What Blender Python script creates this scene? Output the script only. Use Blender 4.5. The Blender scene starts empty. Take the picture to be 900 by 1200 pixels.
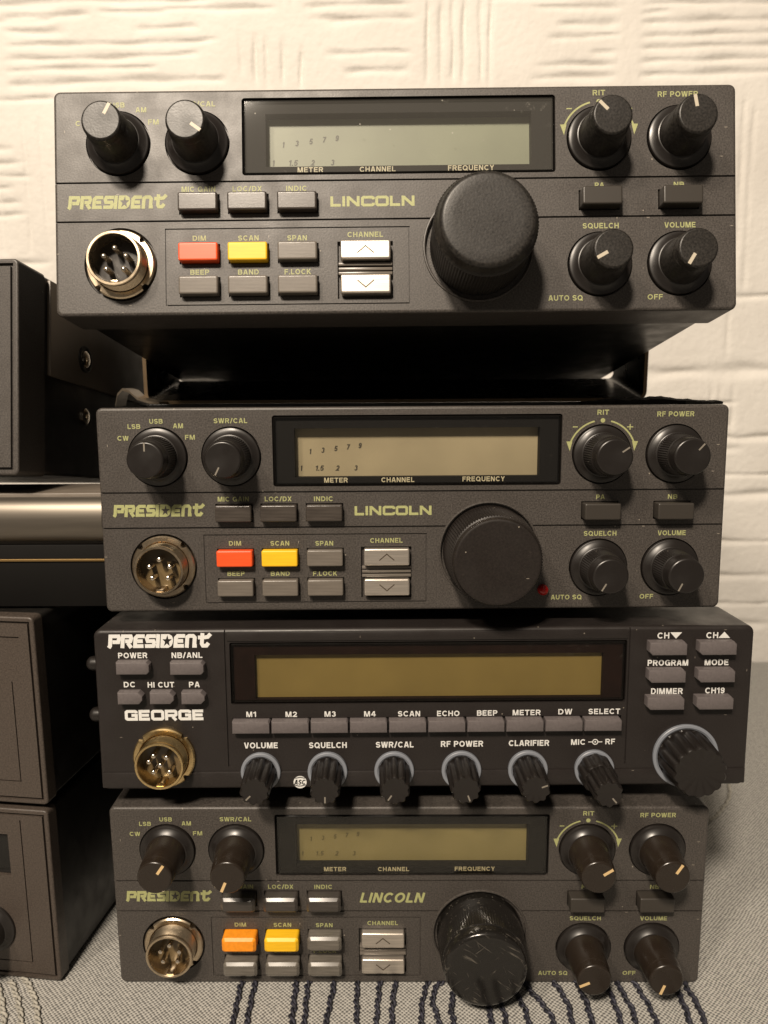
import bpy, bmesh, math, random
import numpy as np
from mathutils import Matrix, Vector

random.seed(7)
S = 0.001                                   # everything is measured in millimetres
C = bpy.context.scene.collection
sc = bpy.context.scene
PI = math.pi

# ------------------------------------------------------------------ camera, light, exposure
def axes(x, y, z, loc):
    m = Matrix(((x[0], y[0], z[0], loc[0]*S), (x[1], y[1], z[1], loc[1]*S), (x[2], y[2], z[2], loc[2]*S), (0, 0, 0, 1)))
    r = m.to_3x3().to_quaternion().to_matrix().to_4x4(); r.translation = m.translation
    return r

cam_d = bpy.data.cameras.new('camera')
cam = bpy.data.objects.new('camera', cam_d); C.objects.link(cam)
cam.matrix_world = axes((0.9999, 0.0083, -0.0064), (0.0050, 0.1650, 0.9863), (0.0093, -0.9863, 0.1650), (-5.2, -235.9, 204.9))
cam_d.sensor_fit = 'VERTICAL'; cam_d.sensor_height = 36; cam_d.lens = 901/1200*36
cam_d.clip_start = 0.01; cam_d.clip_end = 20
cam_d.dof.use_dof = True; cam_d.dof.focus_distance = 0.236; cam_d.dof.aperture_fstop = 19
sc.camera = cam

w = bpy.data.worlds.new('World'); sc.world = w; w.use_nodes = True
bg = w.node_tree.nodes['Background']; bg.inputs[0].default_value = (1.0, 0.86, 0.70, 1); bg.inputs[1].default_value = 0.13

def lamp(name, pos, target, watts, size, col):
    d = bpy.data.lights.new(name, 'AREA'); d.shape = 'DISK'; d.size = size*S; d.energy = watts; d.color = col
    o = bpy.data.objects.new(name, d); C.objects.link(o)
    o.location = Vector(pos)*S
    o.rotation_euler = (Vector(target)-Vector(pos)).to_track_quat('-Z', 'Y').to_euler()
lamp('ceiling_lamp', (-255, -860, 1015), (0, 60, 170), 21.5, 140, (1.0, 0.86, 0.70))
lamp('ceiling_lamp', (-540, -770, 1040), (0, 60, 170), 7.5, 140, (1.0, 0.86, 0.70))
sc.view_settings.view_transform = 'Standard'; sc.view_settings.look = 'None'
sc.view_settings.exposure = 0.0; sc.view_settings.gamma = 1
sc.cycles.use_denoising = True
sc.cycles.max_bounces = 8; sc.cycles.transparent_max_bounces = 12
sc.cycles.sample_clamp_indirect = 4
sc.cycles.caustics_reflective = False; sc.cycles.caustics_refractive = False

# ------------------------------------------------------------------ materials
MATS = {}
def nodes(name):
    m = bpy.data.materials.new(name); m.use_nodes = True
    MATS[name] = m
    nt = m.node_tree
    return m, nt, nt.nodes['Principled BSDF']
def lin(c):
    return tuple((v/255/12.92 if v/255 <= 0.04045 else ((v/255+0.055)/1.055)**2.4) for v in c)
def plastic(name, col, rough=0.5, metal=0.0, grain=0.0, gscale=4000, bump=0.0, bscale=5000, bdist=0.05,
            smudge=0.0, streak=None, spec=0.5, coat=0.0, dust=0.0, specks=0.0):
    """a surface with fine grain in colour, fine relief, blotchy gloss and a little dust"""
    m, nt, p = nodes(name); n, l = nt.nodes, nt.links
    tc = n.new('ShaderNodeTexCoord'); src = tc.outputs['Object']
    if streak:
        mp = n.new('ShaderNodeMapping'); mp.inputs['Scale'].default_value = streak; l.new(src, mp.inputs[0]); src = mp.outputs[0]
    p.inputs['Metallic'].default_value = metal; p.inputs['Roughness'].default_value = rough
    p.inputs['Specular IOR Level'].default_value = spec; p.inputs['Coat Weight'].default_value = coat
    p.inputs['Base Color'].default_value = (*col, 1)
    colour = None
    if grain:
        t = n.new('ShaderNodeTexNoise'); t.inputs['Scale'].default_value = gscale; t.inputs['Detail'].default_value = 3
        l.new(src, t.inputs[0])
        r = n.new('ShaderNodeValToRGB'); r.color_ramp.elements[0].position = 0.34; r.color_ramp.elements[1].position = 0.66
        r.color_ramp.elements[0].color = (*[c*(1-grain) for c in col], 1); r.color_ramp.elements[1].color = (*[min(1, c*(1+grain)) for c in col], 1)
        l.new(t.outputs[0], r.inputs[0]); colour = r.outputs[0]
    if dust:
        t = n.new('ShaderNodeTexNoise'); t.inputs['Scale'].default_value = 900; t.inputs['Detail'].default_value = 5; t.inputs['Roughness'].default_value = 0.7
        l.new(tc.outputs['Object'], t.inputs[0])
        r = n.new('ShaderNodeValToRGB'); r.color_ramp.elements[0].position = 0.62; r.color_ramp.elements[1].position = 0.80
        l.new(t.outputs[0], r.inputs[0])
        mu = n.new('ShaderNodeMath'); mu.operation = 'MULTIPLY'; mu.inputs[1].default_value = dust; l.new(r.outputs[0], mu.inputs[0])
        mx = n.new('ShaderNodeMix'); mx.data_type = 'RGBA'; l.new(mu.outputs[0], mx.inputs['Factor'])
        if colour: l.new(colour, mx.inputs['A'])
        else: mx.inputs['A'].default_value = (*col, 1)
        mx.inputs['B'].default_value = (0.28, 0.24, 0.19, 1); colour = mx.outputs['Result']
    if specks:                               # pale crumbs of dust and short scuffs lying on the surface
        fac = None
        for scl, st, rad, keep in ((230, (1, 1, 1), 0.055, 0.72), (120, (1.0, 1.0, 5.0), 0.06, 0.88), (110, (4.5, 1.0, 1.0), 0.05, 0.90)):
            mp = n.new('ShaderNodeMapping'); mp.inputs['Scale'].default_value = st; mp.inputs['Rotation'].default_value = (0, 0.5*st[2]-0.3*st[0], 0); l.new(tc.outputs['Object'], mp.inputs[0])
            v = n.new('ShaderNodeTexVoronoi'); v.inputs['Scale'].default_value = scl; l.new(mp.outputs[0], v.inputs[0])
            lt = n.new('ShaderNodeMath'); lt.operation = 'LESS_THAN'; lt.inputs[1].default_value = rad; l.new(v.outputs['Distance'], lt.inputs[0])
            sx = n.new('ShaderNodeSeparateColor'); l.new(v.outputs['Color'], sx.inputs[0])
            gt = n.new('ShaderNodeMath'); gt.operation = 'GREATER_THAN'; gt.inputs[1].default_value = keep; l.new(sx.outputs[0], gt.inputs[0])
            mu = n.new('ShaderNodeMath'); mu.operation = 'MULTIPLY'; l.new(lt.outputs[0], mu.inputs[0]); l.new(gt.outputs[0], mu.inputs[1])
            if fac is None: fac = mu.outputs[0]
            else:
                ad = n.new('ShaderNodeMath'); ad.operation = 'MAXIMUM'; l.new(fac, ad.inputs[0]); l.new(mu.outputs[0], ad.inputs[1]); fac = ad.outputs[0]
        mu = n.new('ShaderNodeMath'); mu.operation = 'MULTIPLY'; mu.inputs[1].default_value = specks; l.new(fac, mu.inputs[0])
        mx = n.new('ShaderNodeMix'); mx.data_type = 'RGBA'; l.new(mu.outputs[0], mx.inputs['Factor'])
        if colour: l.new(colour, mx.inputs['A'])
        else: mx.inputs['A'].default_value = (*col, 1)
        mx.inputs['B'].default_value = (0.42, 0.37, 0.30, 1); colour = mx.outputs['Result']
    if colour: l.new(colour, p.inputs['Base Color'])
    if smudge:
        t = n.new('ShaderNodeTexNoise'); t.inputs['Scale'].default_value = 120; t.inputs['Detail'].default_value = 4
        l.new(tc.outputs['Object'], t.inputs[0])
        mr = n.new('ShaderNodeMapRange'); mr.inputs[3].default_value = max(0.04, rough-smudge); mr.inputs[4].default_value = rough+smudge
        mr.inputs[1].default_value = 0.3; mr.inputs[2].default_value = 0.7
        l.new(t.outputs[0], mr.inputs[0]); l.new(mr.outputs[0], p.inputs['Roughness'])
    if bump:
        t = n.new('ShaderNodeTexNoise'); t.inputs['Scale'].default_value = bscale; t.inputs['Detail'].default_value = 2
        l.new(src, t.inputs[0])
        b = n.new('ShaderNodeBump'); b.inputs['Strength'].default_value = bump; b.inputs['Distance'].default_value = bdist*S
        l.new(t.outputs[0], b.inputs['Height']); l.new(b.outputs[0], p.inputs['Normal'])
    return m

plastic('face_grey', (0.052, 0.0455, 0.0405), 0.46, grain=0.42, gscale=2100, bump=0.5, bscale=1900, bdist=0.045, smudge=0.06, dust=0.11, specks=0.55)
plastic('face_dark', (0.0165, 0.0135, 0.0125), 0.42, spec=0.4, grain=0.2, gscale=2200, bump=0.3, bscale=2500, bdist=0.02, smudge=0.08, dust=0.04, specks=0.35)
plastic('face_brown', (0.056, 0.044, 0.036), 0.46, grain=0.3, gscale=1900, bump=0.4, bscale=2300, bdist=0.03, smudge=0.08, dust=0.06, specks=0.5)
plastic('case_black', (0.010, 0.009, 0.008), 0.38, bump=0.3, bscale=2000, bdist=.02, smudge=0.10, dust=0.04)
plastic('case_grey', (0.15, 0.125, 0.10), 0.42, grain=0.12, bump=0.3, smudge=0.1, dust=0.06)
plastic('knob_black', (0.012, 0.010, 0.009), 0.36, bump=0.35, bscale=2000, bdist=.015, smudge=0.10, dust=0.05, specks=0.3)
plastic('knob_matte', (0.017, 0.015, 0.013), 0.42, grain=0.6, gscale=1500, bump=0.6, bscale=1700, bdist=.045, smudge=0.05, dust=0.07, spec=0.38)
plastic('knob_smooth', (0.014, 0.011, 0.0095), 0.46, grain=0.18, gscale=1500, bump=0.3, bscale=1700, bdist=.012, smudge=0.05, dust=0.08, spec=0.32, specks=0.5)
plastic('knob_brown', (0.017, 0.012, 0.0085), 0.30, bump=0.2, bscale=1800, bdist=.012, smudge=0.08, dust=0.10)
plastic('skirt_black', (0.011, 0.009, 0.008), 0.36, smudge=0.10, dust=0.03)
plastic('pointer_white', (0.46, 0.41, 0.32), 0.5)
plastic('pointer_orange', (0.62, 0.44, 0.22), 0.5)
plastic('pointer_grey', (0.20, 0.18, 0.15), 0.5)
plastic('print_green', (0.33, 0.34, 0.15), 0.55, grain=0.12, gscale=2500)
plastic('print_white', (0.66, 0.66, 0.64), 0.5, grain=0.06, gscale=2500)
plastic('print_cream', (0.46, 0.42, 0.28), 0.5)
plastic('button_grey', (0.135, 0.118, 0.100), 0.30, grain=0.10, gscale=900, streak=(0.15, 1, 2.5), bump=0.15, dust=0.08)
plastic('button_worn', (0.120, 0.108, 0.092), 0.27, grain=0.2, gscale=900, streak=(0.15, 1, 2.5), bump=0.1, bdist=.02, dust=0.12)
plastic('button_worn_dark', (0.045, 0.039, 0.034), 0.28, grain=0.2, gscale=900, streak=(0.15, 1, 2.5), bump=0.1, bdist=.02, dust=0.10)
plastic('button_dark', (0.050, 0.042, 0.036), 0.28, grain=0.22, gscale=900, streak=(0.15, 1, 2.5), bump=0.15, dust=0.06)
plastic('button_black', (0.034, 0.029, 0.024), 0.42, bump=0.2, dust=0.05)
plastic('button_red', (0.75, 0.085, 0.018), 0.38, grain=0.08, gscale=900, streak=(0.15, 1, 2.5), dust=0.05)
plastic('button_amber', (0.80, 0.27, 0.012), 0.46, grain=0.08, gscale=900, dust=0.03)
plastic('button_yellow', (0.80, 0.46, 0.012), 0.46, grain=0.06, gscale=900, streak=(0.15, 1, 2.5), dust=0.05)
plastic('button_mauve', (0.108, 0.094, 0.094), 0.40, grain=0.08, gscale=1500, bump=0.15, dust=0.06)
plastic('brushed_silver', (0.66, 0.60, 0.53), 0.34, metal=0.85, grain=0.16, gscale=1400, streak=(0.06, 1, 3.0), bump=0.1, bscale=1500)
plastic('arrow_dark', (0.05, 0.035, 0.02), 0.5)
plastic('nickel', (0.60, 0.49, 0.35), 0.29, metal=1.0, grain=0.10, gscale=1200, smudge=0.10)
plastic('brass', (0.70, 0.52, 0.26), 0.25, metal=1.0, grain=0.10, gscale=1200, smudge=0.10)
plastic('pin_metal', (0.80, 0.72, 0.60), 0.22, metal=1.0)
plastic('socket_black', (0.020, 0.015, 0.010), 0.30, smudge=0.08, dust=0.1)
plastic('socket_brown', (0.15, 0.105, 0.05), 0.25, smudge=0.08, dust=0.1)  # brassy reflection of the barrel wall painted into the insert's colour
plastic('mask_black', (0.006, 0.0055, 0.005), 0.60, spec=0.12)
plastic('mask_red', (0.009, 0.004, 0.0035), 0.60, spec=0.12, grain=0.3, gscale=150)  # dark red tint stands for a reflection in the window
plastic('frame_gloss', (0.006, 0.0055, 0.005), 0.16, smudge=0.05)
plastic('lcd_green', (0.19, 0.205, 0.14), 0.45, grain=0.09, gscale=45)
plastic('lcd_tan', (0.285, 0.243, 0.152), 0.45, grain=0.09, gscale=45)
plastic('lcd_olive', (0.215, 0.182, 0.078), 0.45, grain=0.09, gscale=45)
plastic('lcd_amber', (0.19, 0.155, 0.056), 0.45, grain=0.09, gscale=45)
plastic('lcd_ink', (0.035, 0.030, 0.020), 0.5)
plastic('lcd_ink_faint', (0.10, 0.082, 0.034), 0.5)
plastic('lcd_ink_mid', (0.065, 0.065, 0.05), 0.5)
plastic('ring_blue', (0.19, 0.205, 0.235), 0.35, smudge=0.05)
plastic('led_red', (0.42, 0.010, 0.008), 0.18)
plastic('bracket_metal', (0.022, 0.019, 0.015), 0.30, metal=0.0, smudge=0.08, dust=0.05, spec=0.7)
plastic('bracket_edge', (0.15, 0.105, 0.06), 0.42, metal=0.6, grain=0.15)  # light caught by the black strip's edges, put into the colour
plastic('tab_metal', (0.20, 0.165, 0.125), 0.35, metal=0.7, grain=0.15)
plastic('screw_metal', (0.30, 0.24, 0.18), 0.30, metal=1.0, grain=0.1)
plastic('silver_satin', (0.19, 0.168, 0.14), 0.42, metal=0.85, grain=0.06, gscale=800, streak=(0.05, 1, 1))
plastic('gold_trim', (0.34, 0.22, 0.09), 0.42, metal=0.9)
plastic('foam_black', (0.016, 0.014, 0.012), 0.85, bump=0.8, bscale=900, bdist=0.5)

def glass(name, tint, dirt, seed, haze=0.0):
    """a clear display window with scratches, dust and a painted reflection haze on it"""
    m, nt, p = nodes(name); n, l = nt.nodes, nt.links
    out = n['Material Output']
    tr = n.new('ShaderNodeBsdfTransparent'); tr.inputs[0].default_value = (*tint, 1)
    gl = n.new('ShaderNodeBsdfGlossy'); gl.inputs[1].default_value = 0.04
    fr = n.new('ShaderNodeFresnel'); ge = n.new('ShaderNodeNewGeometry')
    io = n.new('ShaderNodeMapRange'); io.inputs[3].default_value = 1.45; io.inputs[4].default_value = 1/1.45   # same gloss from both sides of the sheet
    l.new(ge.outputs['Backfacing'], io.inputs[0]); l.new(io.outputs[0], fr.inputs[0])
    mx = n.new('ShaderNodeMixShader'); l.new(fr.outputs[0], mx.inputs[0]); l.new(tr.outputs[0], mx.inputs[1]); l.new(gl.outputs[0], mx.inputs[2])
    tc = n.new('ShaderNodeTexCoord')
    mp = n.new('ShaderNodeMapping'); mp.inputs['Location'].default_value = (seed, seed*.7, 0); l.new(tc.outputs['Object'], mp.inputs[0])
    t = n.new('ShaderNodeTexNoise'); t.inputs['Scale'].default_value = 260; t.inputs['Detail'].default_value = 8; t.inputs['Roughness'].default_value = 0.72; t.inputs['Distortion'].default_value = 1.2
    l.new(mp.outputs[0], t.inputs[0])
    r = n.new('ShaderNodeValToRGB'); r.color_ramp.elements[0].position = 0.60; r.color_ramp.elements[1].position = 0.76
    l.new(t.outputs[0], r.inputs[0])
    t2 = n.new('ShaderNodeTexNoise'); t2.inputs['Scale'].default_value = 40; l.new(mp.outputs[0], t2.inputs[0])
    r2 = n.new('ShaderNodeValToRGB'); r2.color_ramp.elements[0].position = 0.48; r2.color_ramp.elements[1].position = 0.66
    l.new(t2.outputs[0], r2.inputs[0])
    v = n.new('ShaderNodeTexVoronoi'); v.inputs['Scale'].default_value = 330; l.new(mp.outputs[0], v.inputs[0])
    lt = n.new('ShaderNodeMath'); lt.operation = 'LESS_THAN'; lt.inputs[1].default_value = 0.07; l.new(v.outputs['Distance'], lt.inputs[0])
    wn = n.new('ShaderNodeMath'); wn.operation = 'GREATER_THAN'; wn.inputs[1].default_value = 0.78
    sx = n.new('ShaderNodeSeparateColor'); l.new(v.outputs['Color'], sx.inputs[0]); l.new(sx.outputs[0], wn.inputs[0])
    sp = n.new('ShaderNodeMath'); sp.operation = 'MULTIPLY'; l.new(lt.outputs[0], sp.inputs[0]); l.new(wn.outputs[0], sp.inputs[1])
    a = n.new('ShaderNodeMath'); a.operation = 'MULTIPLY'; l.new(r.outputs[0], a.inputs[0]); l.new(r2.outputs[0], a.inputs[1])
    b = n.new('ShaderNodeMath'); b.operation = 'MAXIMUM'; l.new(a.outputs[0], b.inputs[0]); l.new(sp.outputs[0], b.inputs[1])
    c = n.new('ShaderNodeMath'); c.operation = 'MULTIPLY_ADD'; c.inputs[1].default_value = dirt; c.inputs[2].default_value = haze; l.new(b.outputs[0], c.inputs[0])  # even pale haze mixed in for reflections on the pane
    df = n.new('ShaderNodeBsdfDiffuse'); df.inputs[0].default_value = (0.55, 0.52, 0.46, 1)
    m2 = n.new('ShaderNodeMixShader'); l.new(c.outputs[0], m2.inputs[0]); l.new(mx.outputs[0], m2.inputs[1]); l.new(df.outputs[0], m2.inputs[2])
    l.new(m2.outputs[0], out.inputs[0])
glass('window_dusty', (0.985, 0.985, 0.98), 0.5, 0.013, 0.035)
glass('window_clear', (0.985, 0.98, 0.97), 0.06, 0.041)
glass('window_smoke', (0.95, 0.94, 0.91), 0.06, 0.077)
glass('window_amber', (0.95, 0.92, 0.87), 0.05, 0.091)

def scratched():
    m = plastic('knob_scratched', (0.010, 0.009, 0.008), 0.17, smudge=0.06, dust=0.06)
    nt = m.node_tree; n, l = nt.nodes, nt.links; p = n['Principled BSDF']
    tc = n.new('ShaderNodeTexCoord'); fac = None
    for k, (ang, sc_, thr) in enumerate(((0.6, 240, 0.70), (-0.75, 200, 0.71), (1.2, 320, 0.72))):
        mp = n.new('ShaderNodeMapping'); mp.vector_type = 'TEXTURE'; mp.inputs['Rotation'].default_value = (0, ang, 0); mp.inputs['Scale'].default_value = (7, 1, .8); mp.inputs['Location'].default_value = (k*.03, 0, k*.05)
        l.new(tc.outputs['Object'], mp.inputs[0])
        t = n.new('ShaderNodeTexNoise'); t.inputs['Scale'].default_value = sc_*3.4; t.inputs['Detail'].default_value = 3; t.inputs['Distortion'].default_value = 0.6
        l.new(mp.outputs[0], t.inputs[0])
        r = n.new('ShaderNodeMapRange'); r.inputs[1].default_value = thr-0.06; r.inputs[2].default_value = thr+0.06; l.new(t.outputs[0], r.inputs[0])
        if fac is None: fac = r.outputs[0]
        else:
            mxx = n.new('ShaderNodeMath'); mxx.operation = 'MAXIMUM'; l.new(fac, mxx.inputs[0]); l.new(r.outputs[0], mxx.inputs[1]); fac = mxx.outputs[0]
    mu = n.new('ShaderNodeMath'); mu.operation = 'MULTIPLY'; mu.inputs[1].default_value = 0.5; l.new(fac, mu.inputs[0])
    mx = n.new('ShaderNodeMix'); mx.data_type = 'RGBA'; l.new(mu.outputs[0], mx.inputs['Factor'])
    old = p.inputs['Base Color'].links[0].from_socket; l.new(old, mx.inputs['A']); mx.inputs['B'].default_value = (0.20, 0.18, 0.15, 1)
    l.new(mx.outputs['Result'], p.inputs['Base Color'])
scratched()

def wall_mat():
    m, nt, p = nodes('wall_plaster'); n, l = nt.nodes, nt.links
    p.inputs['Roughness'].default_value = 0.75
    tc = n.new('ShaderNodeTexCoord')
    t = n.new('ShaderNodeTexNoise'); t.inputs['Scale'].default_value = 14; t.inputs['Detail'].default_value = 5; l.new(tc.outputs['Object'], t.inputs[0])
    r = n.new('ShaderNodeValToRGB'); r.color_ramp.elements[0].position = 0.3; r.color_ramp.elements[1].position = 0.7
    r.color_ramp.elements[0].color = (0.66, 0.630, 0.585, 1); r.color_ramp.elements[1].color = (0.74, 0.715, 0.67, 1)
    l.new(t.outputs[0], r.inputs[0]); l.new(r.outputs[0], p.inputs['Base Color'])
    t2 = n.new('ShaderNodeTexNoise'); t2.inputs['Scale'].default_value = 240; t2.inputs['Detail'].default_value = 5; l.new(tc.outputs['Object'], t2.inputs[0])
    b = n.new('ShaderNodeBump'); b.inputs['Strength'].default_value = 0.5; b.inputs['Distance'].default_value = 0.0012
    l.new(t2.outputs[0], b.inputs['Height']); l.new(b.outputs[0], p.inputs['Normal'])
wall_mat()

def cloth_mat():
    m, nt, p = nodes('woven_cloth'); n, l = nt.nodes, nt.links
    p.inputs['Roughness'].default_value = 0.85; p.inputs['Sheen Weight'].default_value = 0.15
    tc = n.new('ShaderNodeTexCoord')
    nz = n.new('ShaderNodeTexNoise'); nz.inputs['Scale'].default_value = 90; nz.inputs['Detail'].default_value = 3; l.new(tc.outputs['Object'], nz.inputs[0])
    ma = n.new('ShaderNodeVectorMath'); ma.operation = 'MULTIPLY_ADD'; ma.inputs[1].default_value = (0.0022, 0.0022, 0)
    l.new(nz.outputs['Color'], ma.inputs[0]); l.new(tc.outputs['Object'], ma.inputs[2])
    sp = n.new('ShaderNodeSeparateXYZ'); l.new(ma.outputs[0], sp.inputs[0])
    def wave(sock, period):
        a = n.new('ShaderNodeMath'); a.operation = 'MULTIPLY'; a.inputs[1].default_value = 2*PI/(period*S); l.new(sock, a.inputs[0])
        c = n.new('ShaderNodeMath'); c.operation = 'COSINE'; l.new(a.outputs[0], c.inputs[0]); return c.outputs[0]
    wx, wy = wave(sp.outputs[0], 1.5), wave(sp.outputs[1], 1.5)
    mu = n.new('ShaderNodeMath'); mu.operation = 'MULTIPLY'; l.new(wx, mu.inputs[0]); l.new(wy, mu.inputs[1])
    n2 = n.new('ShaderNodeTexNoise'); n2.inputs['Scale'].default_value = 700; n2.inputs['Detail'].default_value = 2; l.new(tc.outputs['Object'], n2.inputs[0])
    ad = n.new('ShaderNodeMath'); ad.operation = 'MULTIPLY_ADD'; ad.inputs[1].default_value = 1.6; l.new(n2.outputs[0], ad.inputs[0]); l.new(mu.outputs[0], ad.inputs[2])
    r = n.new('ShaderNodeValToRGB'); e = r.color_ramp.elements
    e[0].position = 0.30; e[0].color = (0.105, 0.103, 0.098, 1); e[1].position = 0.62; e[1].color = (0.43, 0.418, 0.385, 1)
    mr = n.new('ShaderNodeMapRange'); mr.inputs[1].default_value = -0.6; mr.inputs[2].default_value = 2.2; l.new(ad.outputs[0], mr.inputs[0])
    l.new(mr.outputs[0], r.inputs[0]); l.new(r.outputs[0], p.inputs['Base Color'])
    b = n.new('ShaderNodeBump'); b.inputs['Strength'].default_value = 0.7; b.inputs['Distance'].default_value = 0.0004
    l.new(mr.outputs[0], b.inputs['Height']); l.new(b.outputs[0], p.inputs['Normal'])
cloth_mat()
plastic('thread_navy', (0.020, 0.020, 0.030), 0.55, grain=0.8, gscale=900, bump=0.5, bscale=2500)
plastic('thread_cream', (0.32, 0.305, 0.265), 0.7, grain=0.2, gscale=900, bump=0.5, bscale=2500)

# ------------------------------------------------------------------ mesh helpers
def finish(bm, name, mats, angle=35, smooth=True):
    bmesh.ops.recalc_face_normals(bm, faces=bm.faces)
    for v in bm.verts: v.co *= S
    me = bpy.data.meshes.new(name); bm.to_mesh(me); bm.free()
    for m in (mats if isinstance(mats, (list, tuple)) else [mats]): me.materials.append(MATS[m])
    if smooth:
        for p in me.polygons: p.use_smooth = True
        me.set_sharp_from_angle(angle=math.radians(angle))
    return me
def link(name, me, parent=None, loc=(0, 0, 0), ry=0.0, mat=None):
    o = bpy.data.objects.new(name, me); C.objects.link(o)
    o.location = Vector(loc)*S; o.rotation_euler = (0, ry, 0)
    if parent: o.parent = parent
    if mat:
        o.material_slots[0].link = 'OBJECT'; o.material_slots[0].material = MATS[mat]
    return o
def thing(name, label, cat, matrix=None, group=None):
    o = bpy.data.objects.new(name, None); C.objects.link(o); o.empty_display_size = 0.02
    if matrix is not None: o.matrix_world = matrix
    return tag(o, label, cat, group)
def tag(o, label, cat, group=None):
    o['label'] = label; o['category'] = cat
    if group: o['group'] = group
    return o
def box(bm, x0, x1, y0, y1, z0, z1, bevel=0, seg=2, mat=0):
    t = bmesh.new(); bmesh.ops.create_cube(t, size=1)
    for v in t.verts:
        v.co = Vector((x0+(v.co.x+.5)*(x1-x0), y0+(v.co.y+.5)*(y1-y0), z0+(v.co.z+.5)*(z1-z0)))
    if bevel: bmesh.ops.bevel(t, geom=t.edges[:], offset=bevel, segments=seg, profile=0.5, affect='EDGES')
    merge(bm, t, mat)
def merge(bm, t, mat=0, M=None):
    vm = {}
    for v in t.verts: vm[v] = bm.verts.new(M @ v.co if M is not None else v.co)
    for f in t.faces:
        try: nf = bm.faces.new([vm[v] for v in f.verts]); nf.material_index = mat
        except ValueError: pass
    t.free()
def lathe(bm, prof, seg=64, cx=0, cz=0, ripple=None, close=True, mat=0):
    """spin a profile of (radius, height towards the viewer) about the -Y axis"""
    rings = []
    for k, (r, h) in enumerate(prof):
        if r < 1e-6: rings.append([bm.verts.new((cx, -h, cz))]); continue
        ring = []
        for i in range(seg):
            a = 2*PI*i/seg; rr = r + (ripple(k, i, a) if ripple else 0)
            ring.append(bm.verts.new((cx+rr*math.sin(a), -h, cz+rr*math.cos(a))))
        rings.append(ring)
    for A, B in zip(rings, rings[1:]):
        for i in range(seg):
            j = (i+1) % seg
            if len(A) == 1 and len(B) == 1: continue
            if len(A) == 1: f = bm.faces.new((A[0], B[i], B[j]))
            elif len(B) == 1: f = bm.faces.new((A[i], B[0], A[j]))
            else: f = bm.faces.new((A[i], B[i], B[j], A[j]))
            f.material_index = mat
def rrect(x0, x1, z0, z1, r, n=5):
    pts = []
    for cx, cz, a0 in ((x1-r, z1-r, 0), (x0+r, z1-r, 90), (x0+r, z0+r, 180), (x1-r, z0+r, 270)):
        for k in range(n+1):
            a = math.radians(a0+90*k/n); pts.append((cx+r*math.cos(a), cz+r*math.sin(a)))
    return pts
def rr_box(x0, x1, z0, z1, y0, y1, r=1.6, bev=0.7, seg=3, flat=None):
    """a box with rounded vertical corners (seen from the front) and a softened front rim"""
    bm = bmesh.new()
    steps = [(0, y1)]
    for k in range(seg+1):
        a = PI/2*k/seg; steps.append((bev*(1-math.cos(a)), y0+bev*(1-math.sin(a))))
    if flat: bev = flat[0]; steps = [(0, y1), (0, y0+flat[1]), (bev, y0)]
    steps.append((bev+.08, y0)); steps.insert(1, (0, y0+bev+.08)) if y1 > y0+bev+.2 else None
    rings = []
    for ins, y in steps:
        rings.append([bm.verts.new((x, y, z)) for x, z in rrect(x0+ins, x1-ins, z0+ins, z1-ins, max(.15, r-ins*.6))])
    for A, B in zip(rings, rings[1:]):
        n = len(A)
        for i in range(n): bm.faces.new((A[i], A[(i+1) % n], B[(i+1) % n], B[i]))
    bm.faces.new(rings[0][::-1]); bm.faces.new(rings[-1])
    return bm
def prism(bm, pts, y0, y1, bev=0.0, mat=0):
    """an outline (x, z) pulled from y1 at the back to y0 at the front, front rim chamfered"""
    c = (sum(p[0] for p in pts)/len(pts), sum(p[1] for p in pts)/len(pts))
    def shrink(d):
        out = []
        n = len(pts)
        for i in range(n):
            p0, p1, p2 = Vector(pts[i-1]), Vector(pts[i]), Vector(pts[(i+1) % n])
            d1, d2 = (p1-p0).normalized(), (p2-p1).normalized()
            n1, n2 = Vector((-d1.y, d1.x)), Vector((-d2.y, d2.x))
            m = (n1+n2).normalized(); k = d/max(.4, m.dot(n1)); out.append((p1.x+m.x*k, p1.y+m.y*k))
        return out
    area = sum(pts[i-1][0]*pts[i][1]-pts[i][0]*pts[i-1][1] for i in range(len(pts)))
    if area < 0: pts = pts[::-1]
    rs = [[bm.verts.new((x, y1, z)) for x, z in pts]]
    if bev:
        rs.append([bm.verts.new((x, y0+bev, z)) for x, z in pts])
        rs.append([bm.verts.new((x, y0+bev*.3, z)) for x, z in shrink(bev*.3)])
        rs.append([bm.verts.new((x, y0, z)) for x, z in shrink(bev)])
    else: rs.append([bm.verts.new((x, y0, z)) for x, z in pts])
    for A, B in zip(rs, rs[1:]):
        for i in range(len(A)):
            f = bm.faces.new((A[i], A[(i+1) % len(A)], B[(i+1) % len(A)], B[i])); f.material_index = mat
    for f in (bm.faces.new(rs[0][::-1]), bm.faces.new(rs[-1])): f.material_index = mat
def carve(bm, cutters):
    """subtract the cutter bmeshes from bm, one boolean each"""
    def ob(b):
        me = bpy.data.meshes.new('tmp'); bmesh.ops.recalc_face_normals(b, faces=b.faces); b.to_mesh(me); b.free()
        o = bpy.data.objects.new('tmp', me); C.objects.link(o); return o
    base = ob(bm); cs = []
    for c in cutters:
        o = ob(c); cs.append(o)
        md = base.modifiers.new('b', 'BOOLEAN'); md.operation = 'DIFFERENCE'; md.solver = 'EXACT'; md.object = o
    dg = bpy.context.evaluated_depsgraph_get()
    me = bpy.data.meshes.new_from_object(base.evaluated_get(dg))
    out = bmesh.new(); out.from_mesh(me)
    for o in cs+[base]:
        m = o.data; bpy.data.objects.remove(o); bpy.data.meshes.remove(m)
    bpy.data.meshes.remove(me)
    return out
CACHE = {}
def cached(key, make):
    if key not in CACHE: CACHE[key] = make()
    return CACHE[key]

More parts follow.
